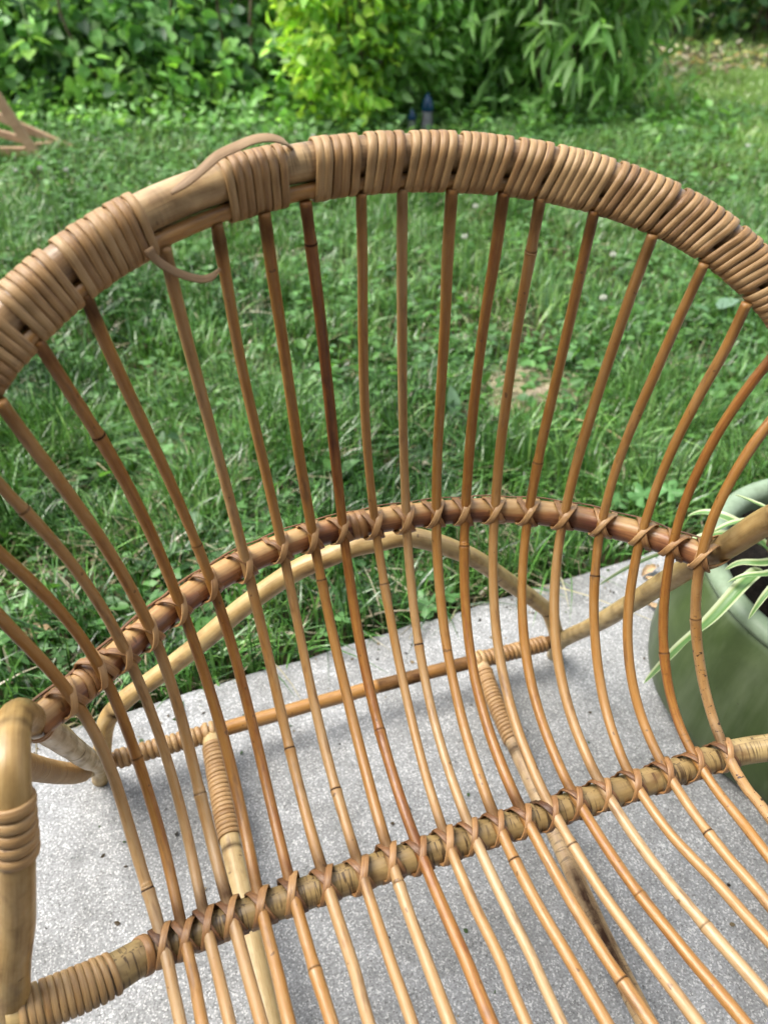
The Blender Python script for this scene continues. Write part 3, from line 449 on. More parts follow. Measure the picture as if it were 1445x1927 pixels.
def lashing(parent, curve, p_sp, R, rs, seed, rot=0., A=.0088, w=.005, down=None, mat=None, shade=0.):
    """two cane strands crossing over the spindle and passing round the rail"""
    k = int(np.argmin(np.linalg.norm(curve - p_sp, axis=1))); T = tangents(curve)[k]; n = p_sp - curve[k]; n = n - T * (n @ T); n /= np.linalg.norm(n)
    dist = float((p_sp - curve[k]) @ n); c = curve[k] + T * ((p_sp - curve[k]) @ T); b = np.cross(T, n); H = max(dist + rs - R, .002)
    if down is not None and b @ np.asarray(down) < 0: b = -b
    rr = np.random.default_rng(seed); ph = np.linspace(-np.pi, np.pi, 60, endpoint=False); m = Mesh(); A = A * rr.uniform(.86, 1.1); rot = rot + rr.uniform(-.12, .12)
    ab = np.abs(ph); f = np.sign(ph) * np.where(ab < 1.1, np.sin(np.clip(1.43 * ab, 0, np.pi / 2)), np.where(ab < 1.75, 1., np.cos((ab - 1.75) / (np.pi - 1.75) * np.pi / 2)))
    sk = rr.uniform(-.0012, .0012)
    for q, sg in enumerate((1, -1)):
        p2 = ph + rot; rad = n * np.cos(p2)[:, None] + b * np.sin(p2)[:, None]
        x = sg * A * f + sk * np.cos(ph); e = np.sqrt(np.clip(1 - (x / .0085) ** 2, 0, 1)) * np.clip((1.15 - ab) * 3, 0, 1)
        P = c + rad * (R + .0008 + q * .0013 * np.clip(1.3 - ab, 0, 1) + e * H)[:, None] + T * x[:, None]
        ribbon(m, P, rad, w * rr.uniform(.88, 1.1), .0013, closed=True, prof=FLAT, tint=np.clip(rr.uniform(.05, .3) + shade + (0 if q else .35), 0, 1), dark=.25 * (1 - q) * rr.random())
    return m.build('cane_lashing', mat or M_LASH, parent)
# back rail with its 21 lashings
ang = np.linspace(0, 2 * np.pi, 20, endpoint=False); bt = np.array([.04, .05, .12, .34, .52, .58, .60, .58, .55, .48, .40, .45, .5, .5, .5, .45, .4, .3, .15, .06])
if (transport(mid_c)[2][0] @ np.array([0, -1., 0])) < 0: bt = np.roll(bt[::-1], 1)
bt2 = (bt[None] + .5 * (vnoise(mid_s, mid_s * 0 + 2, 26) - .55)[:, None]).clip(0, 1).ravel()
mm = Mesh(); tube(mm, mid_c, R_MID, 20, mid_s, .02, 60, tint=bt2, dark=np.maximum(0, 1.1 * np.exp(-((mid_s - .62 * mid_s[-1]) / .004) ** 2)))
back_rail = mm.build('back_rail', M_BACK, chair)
for i in range(1, 22):
    P, s = spin_c[i]; k = int(np.argmin(abs(s - DATA['sp'][i]['mid'])))
    lashing(back_rail, mid_c, P[k], R_MID, R_SP, 200 + i, rot=-.16, A=.0080, w=.0056, down=(0, 0, -1))
sm = [float(mid_s[np.argmin(np.linalg.norm(mid_c - spin_c[i][0][np.argmin(abs(spin_c[i][1] - DATA['sp'][i]['mid']))], axis=1))]) for i in range(1, 22)]
ring_wrap('cane_wrap', mid_c, R_MID, sm[9] + .009, sm[10] - .008, M_LASH, back_rail, w=.0065, t=.0016, seed=61)
ring_wrap('cane_wrap', mid_c, R_MID, sm[0] + .010, sm[1] - .006, M_LASH, back_rail, w=.0068, t=.0016, seed=62, slant=.004)
ring_wrap('cane_wrap', mid_c, R_MID, sm[1] + .008, sm[2] - .012, M_LASH, back_rail, w=.007, t=.0016, seed=63, slant=-.004)
m = Mesh()     # strip carried along behind the rail from tie to tie
T = tangents(mid_c); up = np.tile([0, .62, .78], (len(mid_c), 1)); up = unit(up - T * (up * T).sum(1, keepdims=True))
hump = .0012 + .0014 * abs(np.sin(mid_s * 62 + .7)); ribbon(m, mid_c + up * (R_MID + hump)[:, None], up, .0045, .0014, tint=.75); m.build('binding_strip', M_LASH, back_rail)
# seat rail
mm = Mesh(); rs = np.interp(seat_c[:, 0], [-.36, -.30, -.262, .27, .36], [.0150, .0150, .0130, .0125, .0130])
dk = .9 * np.exp(-((seat_c[:, 0] - .2745) / .0035) ** 2); tube(mm, seat_c, rs, 20, seat_s, .012, 64, tint=np.interp(seat_c[:, 0], [-.3, -.26, .26, .285], [.18, .4, .42, .12]), dark=np.clip(np.repeat(dk, 20) + dirt(seat_s, 20, 33, .35), 0, 1))
seat_rail = mm.build('seat_rail', M_SEAT, chair)
for i in range(1, 22):
    P, s = spin_c[i]; k = int(np.argmin(abs(s - DATA['sp'][i]['seat'])))
    lashing(seat_rail, seat_c, P[k], R_SEAT, R_SP, 300 + i, rot=.30, A=.0076, w=.0056, down=(0, -1, 0), shade=.27)
sx = lambda x: float(np.interp(x, seat_c[:, 0], seat_s))
ring_wrap('cane_wrap', seat_c, rs, sx(-.352), sx(-.288), M_WRAP, seat_rail, w=.0052, t=.0024, seed=65, tint=(.1, .35))
ring_wrap('cane_wrap', seat_c, rs, sx(-.2705), sx(-.2635), M_LASH, seat_rail, w=.007, t=.0018, seed=66, slant=.005)
ring_wrap('cane_wrap', seat_c, rs, sx(.335), sx(.358), M_WRAP, seat_rail, w=.0055, t=.0022, seed=67)
# side frames: front leg, bent top, rear strut
SIDE = [(-.345, .378, .0), (-.334, .355, .06), (-.322, .262, .2), (-.310, .15, .385), (-.306, .10, .465), (-.304, .072, .502), (-.302, .042, .516), (-.304, .016, .505), (-.313, 0, .46), (-.329, -.008, .4), (-.358, -.025, .3), (-.42, -.06, .0)]
SIDE_R = [(.345, .378, .0), (.334, .355, .06), (.322, .262, .2), (.310, .15, .385), (.306, .10, .465), (.304, .068, .520), (.304, .040, .552), (.306, .012, .548), (.314, -.006, .49), (.329, -.014, .41), (.358, -.028, .3), (.42, -.06, .0)]
for sd in (-1, 1):
    P, s = spline(SIDE_R if sd > 0 else SIDE, .005)
    L = s[-1]; r = np.interp(s, [0, .1, .36, .5, L], [.0112, .0112, .0113, .0117, .0128]); nd = (.33, .62)
    dk = sum(.5 * np.exp(-((s - q) / .002) ** 2) for q in nd) + np.exp(-(s / .01) ** 2) * .5
    m = Mesh(); tube(m, P, r, 18, s, .02, 70 + sd, tint=np.interp(s, [0, .3, .46, .6], [.06, .15, .2, .34]), dark=np.clip(np.repeat(dk, 18) + dirt(s, 18, 9 + sd, .38), 0, 1)); fr = m.build('side_frame', M_POLE, chair)
    if sd < 0:
        k0 = s[np.argmin(abs(P[:, 2] - .482) + 9 * (P[:, 1] > .05))]; ring_wrap('cane_wrap', P, r, k0 - .018, k0 + .026, M_WRAP, fr, w=.0088, t=.0030, seed=71, tint=(.08, .3))
    # big lashing that ties the back rail end to the frame
    e = np.array([sd * -1 * -.304, .088, .482]) if False else P[np.argmin(abs(s - np.interp(.455, P[:np.argmax(P[:, 2])][:, 2], s[:np.argmax(P[:, 2])])))]
    endp = mid_c[0] if sd < 0 else mid_c[-1]; c = (e + endp) / 2; ax = unit(np.array(e - endp)); t2 = tangents(mid_c)[0 if sd < 0 else -1]
    m = Mesh(); a = np.linspace(0, 2 * np.pi, 48, endpoint=False); dist = np.linalg.norm(e - endp)
    tf = tangents(P)[np.argmin(np.linalg.norm(P - e, axis=1))]; b2 = unit(np.cross(ax, tf))
    for q, off in enumerate((-.004, .0035)):
        rad = ax * np.cos(a)[:, None] + b2 * np.sin(a)[:, None]
        Pq = c + ax * ((dist / 2 + .0128) * np.cos(a))[:, None] + b2 * (.0130 * np.sin(a))[:, None] + tf * (off + .004 * np.cos(a + q))[:, None]
        ribbon(m, Pq, rad, .0058, .0018, closed=True, tint=.3 + .1 * q)
    m.build('cane_lashing', M_LASH, back_rail)
# left strut is doubled by a second cane-wrapped pole
P, s = spline([(-.350, .372, .035), (-.352, .30, .13), (-.352, .19, .30), (-.346, .10, .455)], .005)
m = Mesh(); tube(m, P, .0105, 14, s, .02, 75, tint=.15); dbl = m.build('strut_doubler', M_POLE, chair)
ring_wrap('cane_wrap', P, .0105, .06, s[-1] - .02, M_WRAP, dbl, w=.0048, t=.0016, seed=76, tint=(.05, .25))
# arched back brace
P, s = spline(DATA['brace'], .005); m = Mesh(); dk = .7 * np.exp(-((s - .13) / .006) ** 2) + .75 * np.exp(-((s - s[-1] + .10) / .0025) ** 2)
tube(m, P, .0112, 16, s, .015, 80, tint=.25, dark=np.clip(np.repeat(dk, 16) + dirt(s, 16, 21, .3), 0, 1)); m.build('back_brace', M_POLE, chair)
# base stretcher and two floor runners, front pieces that carry the seat
P, s = spline([(-.334, .357, .06), (-.1, .359, .062), (.1, .361, .061), (.333, .358, .06)], .005)
dk = .75 * np.clip((vnoise(s, s * 0 + 3, 26) - .55) * 5, 0, 1) * (s > .38); m = Mesh(); tube(m, P, .0098, 14, s, .02, 81, tint=.5, dark=dk); base = m.build('base_stretcher', M_SPIN, chair)
ring_wrap('cane_wrap', P, .0098, .020, .140, M_WRAP, base, w=.0078, t=.005, seed=82)
ring_wrap('cane_wrap', P, .0098, s[-1] - .135, s[-1] - .022, M_WRAP, base, w=.0072, t=.004, seed=83)
for sd, pts, rad in ((-1, [(-.191, .352, .06), (-.192, .2, .06), (-.187, 0, .06), (-.18, -.2, .06), (-.18, -.36, .06)], .0122), (1, [(.203, .352, .06), (.192, .275, .06), (.178, .09, .06), (.167, -.08, .06), (.167, -.36, .06)], .0105)):
    P, s = spline(pts, .005); m = Mesh(); nd = .165 if sd < 0 else .152
    dk = .85 * np.exp(-((s - nd) / (.0035 if sd < 0 else .009)) ** 2)
    if sd > 0:      # long strip of dark skin left on the right runner
        aa = np.linspace(0, 2 * np.pi, 16, endpoint=False); strip = np.exp(-((aa - (.2 if transport(P)[2][0][0] < 0 else 6.0)) / .75) ** 2) + np.exp(-((aa - 6.28) / .5) ** 2)
        lon = np.clip((s - .30) / .03, 0, 1) * np.clip((.47 - s) / .01, 0, 1); dk = np.clip(dk[:, None] + 1.05 * lon[:, None] * np.clip(strip, 0, 1)[None], 0, 1.4).ravel()
    tube(m, P, rad, 16, s, .015, 84 + sd, tint=.18 if sd < 0 else .32, dark=dk); ru = m.build('runner', M_POLE if sd < 0 else M_HOOP, chair)
    ring_wrap('cane_wrap', P, rad, .014, .15 if sd < 0 else .135, M_WRAP, ru, w=.0062, t=.003, seed=86 + sd)
    # strap that carries the runner over the stretcher
    m = Mesh(); a = np.linspace(-2.2, 2.2, 30); cc_ = np.array([pts[0][0], .359, .061]); rd = np.stack([a * 0, np.sin(a), np.cos(a)], 1)
    for off in (-.005, .003): ribbon(m, cc_ + rd * .0135 + [off, 0, 0], rd, .0065, .0026, tint=.2)
    m.build('cane_lashing', M_WRAP, ru)
for nm, pts, rad, mt in (('front_rail', [(-.40, -.30, .315), (-.2, -.40, .325), (0, -.44, .328), (.2, -.40, .325), (.40, -.30, .315)], .0125, M_SEAT), ('front_stretcher', [(-.41, -.08, .055), (-.38, -.30, .058), (-.18, -.36, .06), (.18, -.36, .06), (.38, -.30, .058), (.41, -.08, .055)], .0098, M_POLE)):
    P, s = spline(pts, .008); m = Mesh(); tube(m, P, rad, 14, s, .015, 90, tint=.4); m.build(nm, mt, chair)

# ------------------------------------------------------------------ green pot and spider plant
PX, PY, _z = chair_to_world(.695, .185)
pot = empty('plant_pot', (PX, PY, 0), ROT, label='wide green glazed ceramic plant pot beside the chair', cat='plant pot')
def lathe(m, prof, seg=96, wob=0., tint=None):
    a = np.linspace(0, 2 * np.pi, seg, endpoint=False); V = []; tv = []
    for k, (r, z) in enumerate(prof):
        rr = r * (1 + wob * np.sin(a * 2 + 1) + wob * .5 * np.sin(a * 5))
        V.append(np.stack([rr * np.cos(a), rr * np.sin(a), np.full(seg, z)], 1)); tv.append(np.full(seg, 0 if tint is None else tint[k]))
    F = [(i * seg + j, i * seg + (j + 1) % seg, (i + 1) * seg + (j + 1) % seg, (i + 1) * seg + j) for i in range(len(prof) - 1) for j in range(seg)]
    m.add(np.vstack(V), F, tint=np.concatenate(tv))
m = Mesh(); lathe(m, [(.0, .004), (.235, .004), (.252, .010), (.259, .022), (.262, .045), (.260, .08), (.254, .12), (.246, .16), (.238, .195), (.231, .215), (.226, .224)], wob=.006, tint=[0] * 10 + [.3]); m.build('body', M_GLAZE, pot)
m = Mesh(); lathe(m, [(.2235, .2215), (.229, .226), (.2305, .233), (.228, .240), (.221, .2445), (.211, .2445), (.203, .240), (.199, .230), (.197, .20), (.196, .17)], wob=.006, tint=[.4, .5, .8, .95, 1, 1, .9, .6, .3, .1]); m.build('rim', M_GLAZE, pot)
def soil_disc():
    n = 40; V = []; F = []
    for i in range(n):
        for j in range(48):
            r = .1965 * i / (n - 1); a = 6.2832 * j / 48; x, y = r * math.cos(a), r * math.sin(a)
            V.append((x, y, .205 + .018 * float(vnoise(x + 5, y + 5, 40)) + .012 * float(vnoise(x + 5, y + 5, 95))))
    for i in range(n - 1):
        for j in range(48): F.append((i * 48 + j, i * 48 + (j + 1) % 48, (i + 1) * 48 + (j + 1) % 48, (i + 1) * 48 + j))
    m = Mesh(); m.add(V, F); m.build('soil', M_POTSOIL, pot)
soil_disc()
plant = empty('spider_plant', (*chair_to_world(.57, .225)[:2], .215), ROT, label='variegated spider plant with arching white edged leaves growing in the green pot', cat='plant')
def strap_leaf(parent, pts, w, seed, base=(.57, .225, .215)):
    P, s = spline(pts, .006); P = P - np.array(base); T = tangents(P); rr = np.random.default_rng(seed)
    side = unit(np.cross(T, np.tile([0, 0, 1.], (len(P), 1)))); tw = rr.uniform(-.4, .4); up = np.cross(side, T); side = unit(side * math.cos(tw) + up * math.sin(tw)); up = np.cross(side, T)
    t = s / s[-1]; ww = w * np.clip(np.minimum(.45 + t * 2.2, 1), 0, 1) * np.sqrt(np.clip(1 - t ** 3.5, 0, 1)); V = []; uv = []; F = []
    for j, (u, dz) in enumerate(((0, .22), (.22, .1), (.5, -.06), (.78, .1), (1, .22))):
        V.append(P + side * ((u - .5) * ww)[:, None] + up * (dz * ww)[:, None]); uv.append(np.stack([np.full(len(P), u), s], 1))
    n = len(P)
    for j in range(4):
        for i in range(n - 1): F.append((j * n + i, j * n + i + 1, (j + 1) * n + i + 1, (j + 1) * n + i))
    m = Mesh(); m.add(np.vstack(V), F, np.vstack(uv)); m.build('leaf', M_VAR, parent)
CR = (.565, .228, .215)
LEAVES = [[(.521, .221, .262), (.466, .195, .285), (.417, .182, .25), (.386, .188, .2), (.347, .187, .15)], [(.544, .239, .27), (.516, .258, .3), (.496, .284, .31), (.482, .307, .305), (.471, .323, .29)],
          [(.557, .246, .26), (.519, .266, .285), (.486, .281, .285), (.463, .294, .27), (.447, .323, .23), (.438, .366, .17), (.432, .417, .09)], [(.59, .258, .27), (.559, .274, .31), (.546, .296, .315), (.546, .329, .305)],
          [(.542, .207, .27), (.481, .186, .3), (.455, .192, .3), (.442, .202, .285)], [(.552, .226, .262), (.507, .223, .28), (.49, .235, .275), (.476, .241, .262)], [(.575, .254, .27), (.531, .26, .31), (.497, .266, .315), (.476, .275, .3), (.465, .286, .28)],
          [(.556, .205, .27), (.494, .174, .3), (.465, .164, .29), (.448, .160, .26)], [(.57, .25, .28), (.60, .30, .34), (.64, .36, .34), (.67, .40, .29)], [(.58, .22, .29), (.64, .20, .36), (.71, .17, .37), (.77, .14, .32)], [(.57, .21, .28), (.59, .13, .33), (.62, .05, .31), (.63, 0, .26)],
          [(.56, .23, .29), (.53, .20, .34), (.50, .15, .35), (.475, .10, .31)], [(.58, .24, .3), (.63, .27, .37), (.69, .29, .39), (.75, .31, .35)]]
for k, L in enumerate(LEAVES): strap_leaf(plant, [CR] + L, (.020, .017, .017, .013, .015, .012, .016, .013, .016, .017, .016, .014, .015)[k], 400 + k)

# ------------------------------------------------------------------ lawn
def to_chair(x, y):
    c, s = math.cos(ROT), math.sin(ROT); return (x - OX) * c + (y - OY) * s, -(x - OX) * s + (y - OY) * c
BARE = (.372, 1.69, .125, .10)        # worn straw patch: centre and radii
def bare_f(x, y): return ((x - BARE[0]) / BARE[2]) ** 2 + ((y - BARE[1]) / BARE[3]) ** 2
def litter_f(x, y): return np.clip(1.25 - np.hypot((x - 2.9) / 1.5, (y - 6.9) / 1.1), 0, 1)
def sample(n, d0, d1, margin=.12):
    d = np.sqrt(RNG.uniform(d0 ** 2, d1 ** 2, n)); x = RNG.uniform(-1, 1, n) * (.60 * d + .45); y = d
    lx, ly = to_chair(x, y); k = ly > EDGE(lx) + .006; return x[k], y[k]
def blades(x, y, h, w, lean, head, seg, z0=-.03):
    n = len(x); t = np.linspace(0, 1, seg + 1)[None]; L = lean[:, None]; H = h[:, None]
    out = L * H * t ** 1.9; z = H * t * (1 - .42 * np.minimum(L, 1.6) * t ** 1.3) + z0
    hd = head[:, None] + .5 * t * RNG.normal(0, .5, n)[:, None]
    cx = x[:, None] + out * np.cos(hd); cy = y[:, None] + out * np.sin(hd)
    wa = head + np.pi / 2 + RNG.normal(0, .5, n); ww = w[:, None] * (1 - t ** 2.2) * .5 + .0001
    dx = np.cos(wa)[:, None] * ww; dy = np.sin(wa)[:, None] * ww
    V = np.stack([np.stack([cx - dx, cy - dy, z], -1), np.stack([cx + dx, cy + dy, z + ww * .3], -1)], 2).reshape(-1, 3)
    b = (np.arange(n) * 2 * (seg + 1))[:, None] + np.arange(seg)[None] * 2
    F = np.stack([b, b + 1, b + 3, b + 2], -1).reshape(-1, 4); return V, F
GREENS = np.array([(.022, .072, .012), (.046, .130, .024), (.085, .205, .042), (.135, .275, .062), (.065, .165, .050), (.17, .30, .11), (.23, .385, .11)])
STRAW = np.array([(.40, .36, .22), (.52, .48, .33), (.32, .27, .16)])
def grass_cols(x, y, n):
    f = .55 * vnoise(x + 20, y + 20, 2.3) + .45 * vnoise(x + 9, y + 31, 7.5); k = np.clip((f * 1.35 - .2) * 5 - .9 * (y < 1.35) + 1.2 * np.clip((y - 1.6) / 1.2, 0, 1) + RNG.normal(0, 1.1, n), 0, 6).astype(int)  # darker greens near the slab: shade among the blades painted into the colour
    c = GREENS[k] * RNG.uniform(.45, 1.5, (n, 1)); lm = np.clip((x - .9) / .8, 0, 1) * np.clip((y - 3.2) / 1.2, 0, 1); c = c * (1 - .75 * lm[:, None]) + lm[:, None] * .75 * np.array([.27, .43, .11]) * RNG.uniform(.7, 1.3, (n, 1)); st = RNG.random(n) < .05 + .10 * (vnoise(x + 3, y + 44, 5) > .66); c[st] = STRAW[RNG.integers(0, 3, st.sum())] * RNG.uniform(.6, 1.1, (st.sum(), 1)); return c, st  # lm: brighter light on the far right lawn, painted into the blade colour
def build_grass():
    Vs, Fs, Cs = [], [], []; off = 0
    for n, d0, d1, seg, hs, ws in ((60000, .70, 1.75, 5, (.04, .125), (.0020, .0056)), (66000, 1.75, 3.3, 4, (.04, .11), (.0028, .0062)), (80000, 3.3, 6.6, 3, (.04, .10), (.004, .008)), (16000, 6.6, 10, 2, (.05, .10), (.008, .014))):
        x, y = sample(n, d0, d1); den = -.15 + 1.25 * vnoise(x + 50, y + 12, 5) + .75 * vnoise(x, y, 15) - .35 * litter_f(x, y) + .25 * (y > 3)
        k = (RNG.random(len(x)) < den) & (bare_f(x, y) > RNG.uniform(.75, 1.7, len(x))); x, y = x[k], y[k]; n = len(x)
        tuft = vnoise(x + 70, y + 5, 8); lx, ly = to_chair(x, y); near = np.exp(-((ly - EDGE(lx)) / .05) ** 2)
        h = RNG.uniform(hs[0], hs[1], n) * (.55 + .9 * tuft) * (1 + .15 * near); lean = np.abs(RNG.normal(.50, .42, n)) * (.75 + .6 * (1 - tuft))
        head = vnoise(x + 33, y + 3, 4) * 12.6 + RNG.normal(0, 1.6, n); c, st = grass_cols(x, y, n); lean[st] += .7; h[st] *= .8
        V, F = blades(x, y, h, RNG.uniform(ws[0], ws[1], n), lean, head, seg)
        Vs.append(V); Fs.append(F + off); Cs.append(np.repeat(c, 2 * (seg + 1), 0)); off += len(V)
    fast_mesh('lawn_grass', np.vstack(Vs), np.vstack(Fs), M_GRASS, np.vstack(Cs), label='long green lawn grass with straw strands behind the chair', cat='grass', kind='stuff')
build_grass()
def patch_mesh():
    n = 26; V = []; F = []
    for i in range(n):
        for j in range(40):
            r = i / (n - 1); a = 6.2832 * j / 40; k = 1.25 + .25 * math.sin(3 * a + 1) + .12 * math.sin(7 * a)
            x = BARE[0] + BARE[2] * r * k * math.cos(a); y = BARE[1] + BARE[3] * r * k * math.sin(a)
            V.append((x, y, -.030 + .022 * (1 - r ** 2) + .012 * float(vnoise(x, y, 60)) * (1 - r)))
    for i in range(n - 1):
        for j in range(40): F.append((i * 40 + j, i * 40 + (j + 1) % 40, (i + 1) * 40 + (j + 1) % 40, (i + 1) * 40 + j))
    m = Mesh(); m.add(V, F); m.build('worn_patch', M_THATCH, kind='structure')
    k = 1500; a = RNG.uniform(0, 6.28, k); r = np.sqrt(RNG.random(k)) * 1.1; x = BARE[0] + BARE[2] * r * np.cos(a); y = BARE[1] + BARE[3] * r * np.sin(a)
    V, F = blades(x, y, RNG.uniform(.015, .035, k), RNG.uniform(.0012, .0024, k), RNG.uniform(1.2, 2.4, k), RNG.uniform(0, 6.28, k), 3, -.014)
    c = STRAW[RNG.integers(0, 3, k)] * RNG.uniform(.6, 1.4, (k, 1)); fast_mesh('dry_thatch', V, F, M_GRASS, np.repeat(c, 8, 0), label='pale flattened dry straw on the worn spot in the lawn', cat='straw', kind='stuff')
patch_mesh()

# leaf templates: (side, along, normal), unit length
T_KITE = (np.array([(0, 0, 0), (.5, .40, .09), (0, 1, -.10), (-.5, .40, .09), (0, .45, -.03)]), np.array([(0, 1, 4), (1, 2, 4), (2, 3, 4), (3, 0, 4)]))
T_OVAL = (np.array([(0, 0, 0), (.34, .14, .05), (.5, .42, .08), (.33, .76, .03), (0, 1, -.08), (-.33, .76, .03), (-.5, .42, .08), (-.34, .14, .05), (0, .2, -.02), (0, .5, -.04), (0, .78, -.06)]),
          np.array([(0, 1, 8), (1, 2, 9), (1, 9, 8), (2, 3, 10), (2, 10, 9), (3, 4, 10), (4, 5, 10), (5, 6, 9), (5, 9, 10), (6, 7, 8), (6, 8, 9), (7, 0, 8)]))
T_LANCE = (np.array([(0, 0, 0), (.42, .22, .04), (.5, .45, 0), (.32, .72, -.10), (0, 1, -.26), (-.32, .72, -.10), (-.5, .45, 0), (-.42, .22, .04), (0, .33, -.02), (0, .7, -.13)]),
           np.array([(0, 1, 8), (1, 2, 8), (2, 3, 9), (2, 9, 8), (3, 4, 9), (4, 5, 9), (5, 6, 9), (6, 8, 9), (6, 7, 8), (7, 0, 8)]))
T_HEART = (np.array([(0, .0, 0), (.25, -.10, .05), (.5, .12, .08), (.48, .40, .07), (.26, .72, .02), (0, 1, -.08), (-.26, .72, .02), (-.48, .40, .07), (-.5, .12, .08), (-.25, -.10, .05), (0, .45, -.05)]),
           np.array([(0, 1, 10), (1, 2, 10), (2, 3, 10), (3, 4, 10), (4, 5, 10), (5, 6, 10), (6, 7, 10), (7, 8, 10), (8, 9, 10), (9, 0, 10)]))
def leaf_arrays(pos, ax, nr, L, wr, col, tpl):
    tv, tf = tpl; ax = unit(ax); nr = unit(nr - ax * (nr * ax).sum(1, keepdims=True)); sd = np.cross(ax, nr); n = len(pos); L = np.asarray(L)[:, None, None]
    V = pos[:, None] + L * (sd[:, None] * (tv[None, :, :1] * np.asarray(wr).reshape(-1, 1, 1)) + ax[:, None] * tv[None, :, 1:2] + nr[:, None] * tv[None, :, 2:3])
    F = (np.arange(n) * len(tv))[:, None, None] + tf[None]; return V.reshape(-1, 3), F.reshape(-1, 3), np.repeat(col, len(tv), 0)
def up_normals(n, spread=.45): return unit(np.c_[RNG.normal(0, spread, (n, 2)), np.ones(n)])
def build_clover():
    x, y = sample(60000, .75, 5.2); f = vnoise(x + 14, y + 61, 4.2) * .6 + vnoise(x, y + 8, 13) * .4; k = (f > .53) & (bare_f(x, y) > 1.2); x, y = x[k][:9000], y[k][:9000]; n = len(x)
    z = RNG.uniform(.0, .045, n) - .005; base = np.repeat(np.c_[x, y, z], 3, 0); a = np.repeat(RNG.uniform(0, 6.28, n), 3) + np.tile([0, 2.09, 4.19], n)
    nr = np.repeat(up_normals(n, .35), 3, 0); ax = np.c_[np.cos(a), np.sin(a), RNG.normal(.05, .15, 3 * n)]; L = np.repeat(RNG.uniform(.008, .016, n), 3) * (1 + .12 * np.repeat(y, 3))
    c = np.repeat(np.array([(.10, .23, .06)]) * RNG.uniform(.6, 1.5, (n, 1)) + np.array([(.02, .02, .03)]) * RNG.random((n, 1)), 3, 0)
    V, F, C = leaf_arrays(base, ax, nr, L, np.full(3 * n, .95), c, T_KITE); fast_mesh('clover_cover', V, F, M_LEAF, C, label='small three leaved clover spread through the lawn grass', cat='clover', kind='stuff')
    x, y = [np.r_[p, q] for p, q in zip(sample(6500, .75, 2.2), sample(7000, 1.5, 5.5))]; f = vnoise(x + 24, y + 6, 4.1); k = f > .46; x, y = x[k], y[k]; n = len(x); a = RNG.uniform(0, 6.28, n)
    ax = np.c_[np.cos(a), np.sin(a), RNG.uniform(-.1, .9, n)]; c = np.array([(.085, .20, .045)]) * RNG.uniform(.6, 1.7, (n, 1)) + np.array([(.01, .02, .035)]) * RNG.random((n, 1))
    V, F, C = leaf_arrays(np.c_[x, y, RNG.uniform(-.02, .03, n)], ax, up_normals(n, .5), RNG.uniform(.015, .042, n), RNG.uniform(.4, .75, n), c, T_OVAL)
    fast_mesh('broadleaf_cover', V, F, M_LEAF, C, smooth=True, label='scattered small broad weed leaves between the lawn grass', cat='weeds', kind='stuff')
build_clover()

# ------------------------------------------------------------------ single weeds, blooms, litter that can be picked out
def lobed_leaf(parent, loc, R, tilt, rz, col, lobes=5, mat=M_LEAF, smooth=True, name='leaf'):
    n = 60; a = np.linspace(-2.75, 2.75, n); r = R * (.50 + .50 * np.abs(np.cos(a * lobes / 2)) ** .8) * (1 + .10 * np.abs(np.sin(a * lobes * 2.5))) * (1 - .12 * np.abs(a) / 2.75)
    x = r * np.sin(a); y = r * np.cos(a); z = .10 * R * np.cos(a * lobes) - .10 * r ** 2 / R; V = np.vstack([[0, 0, 0], np.stack([x, y, z], 1), np.stack([x * .5, y * .5, z * .35 + .03 * R], 1)])
    F = [(1 + i, 2 + i, 2 + n + i, 1 + n + i) for i in range(n - 1)]; T3 = [(0, 1 + n + i, 2 + n + i) for i in range(n - 1)]
    F4 = [(a_, b_, c_, d_) for a_, b_, c_, d_ in F]; me = bpy.data.meshes.new(name); me.from_pydata(V.tolist(), [], F4 + T3)
    at = me.attributes.new('col', 'FLOAT_COLOR', 'POINT'); cc = np.c_[np.tile(col, (len(V), 1)) * RNG.uniform(.85, 1.15, (len(V), 1)), np.ones(len(V))]; at.data.foreach_set('color', cc.astype(np.float32).ravel())
    me.polygons.foreach_set('use_smooth', [True] * len(me.polygons)); me.materials.append(mat); o = bpy.data.objects.new(name, me); o.location = loc; o.rotation_euler = (tilt, 0, rz); put(o, parent=parent); return o
def oval_leaf(parent, loc, L, w, el, rz, col, tpl=T_OVAL, name='leaf'):
    ax = np.array([[math.cos(rz) * math.cos(el), math.sin(rz) * math.cos(el), math.sin(el)]]); nr = np.array([[-math.cos(rz) * math.sin(el), -math.sin(rz) * math.sin(el), math.cos(el)]])
    V, F, C = leaf_arrays(np.array([loc], float), ax, nr, [L], [w], np.array([col]), tpl); return fast_mesh(name, V, F, M_LEAF, C, smooth=True, parent=parent)
def stem(parent, pts, r, mat=M_GSTEM, name='stem', step=.01):
    P, s = spline(pts, step); m = Mesh(); tube(m, P, np.interp(s, [0, s[-1]], [r, r * .5]), 6, s); return m.build(name, mat, parent)
def lobed_weed(x, y, leaves, label):
    e = empty('lobed_weed', (x, y, -.03), label=label, cat='weed', group='lobed weeds by the slab')
    for dx, dy, z, R, tilt, rz, g in leaves:
        stem(e, [(0, 0, 0), (dx * .4, dy * .4, z * .8), (dx, dy, z)], .0011); lobed_leaf(e, (dx, dy, z), R, tilt, rz, np.array((.10, .24, .075)) * g, 5)
lobed_weed(.075, 1.00, [(0.0, -.075, .045, .030, -.25, 3.0, 1.25), (.035, -.06, .05, .022, .1, 2.2, 1.15), (.0, -.02, .06, .022, .2, 3.6, .7)], 'lobed pale green weed leaf hanging over the slab edge behind the middle spindles')
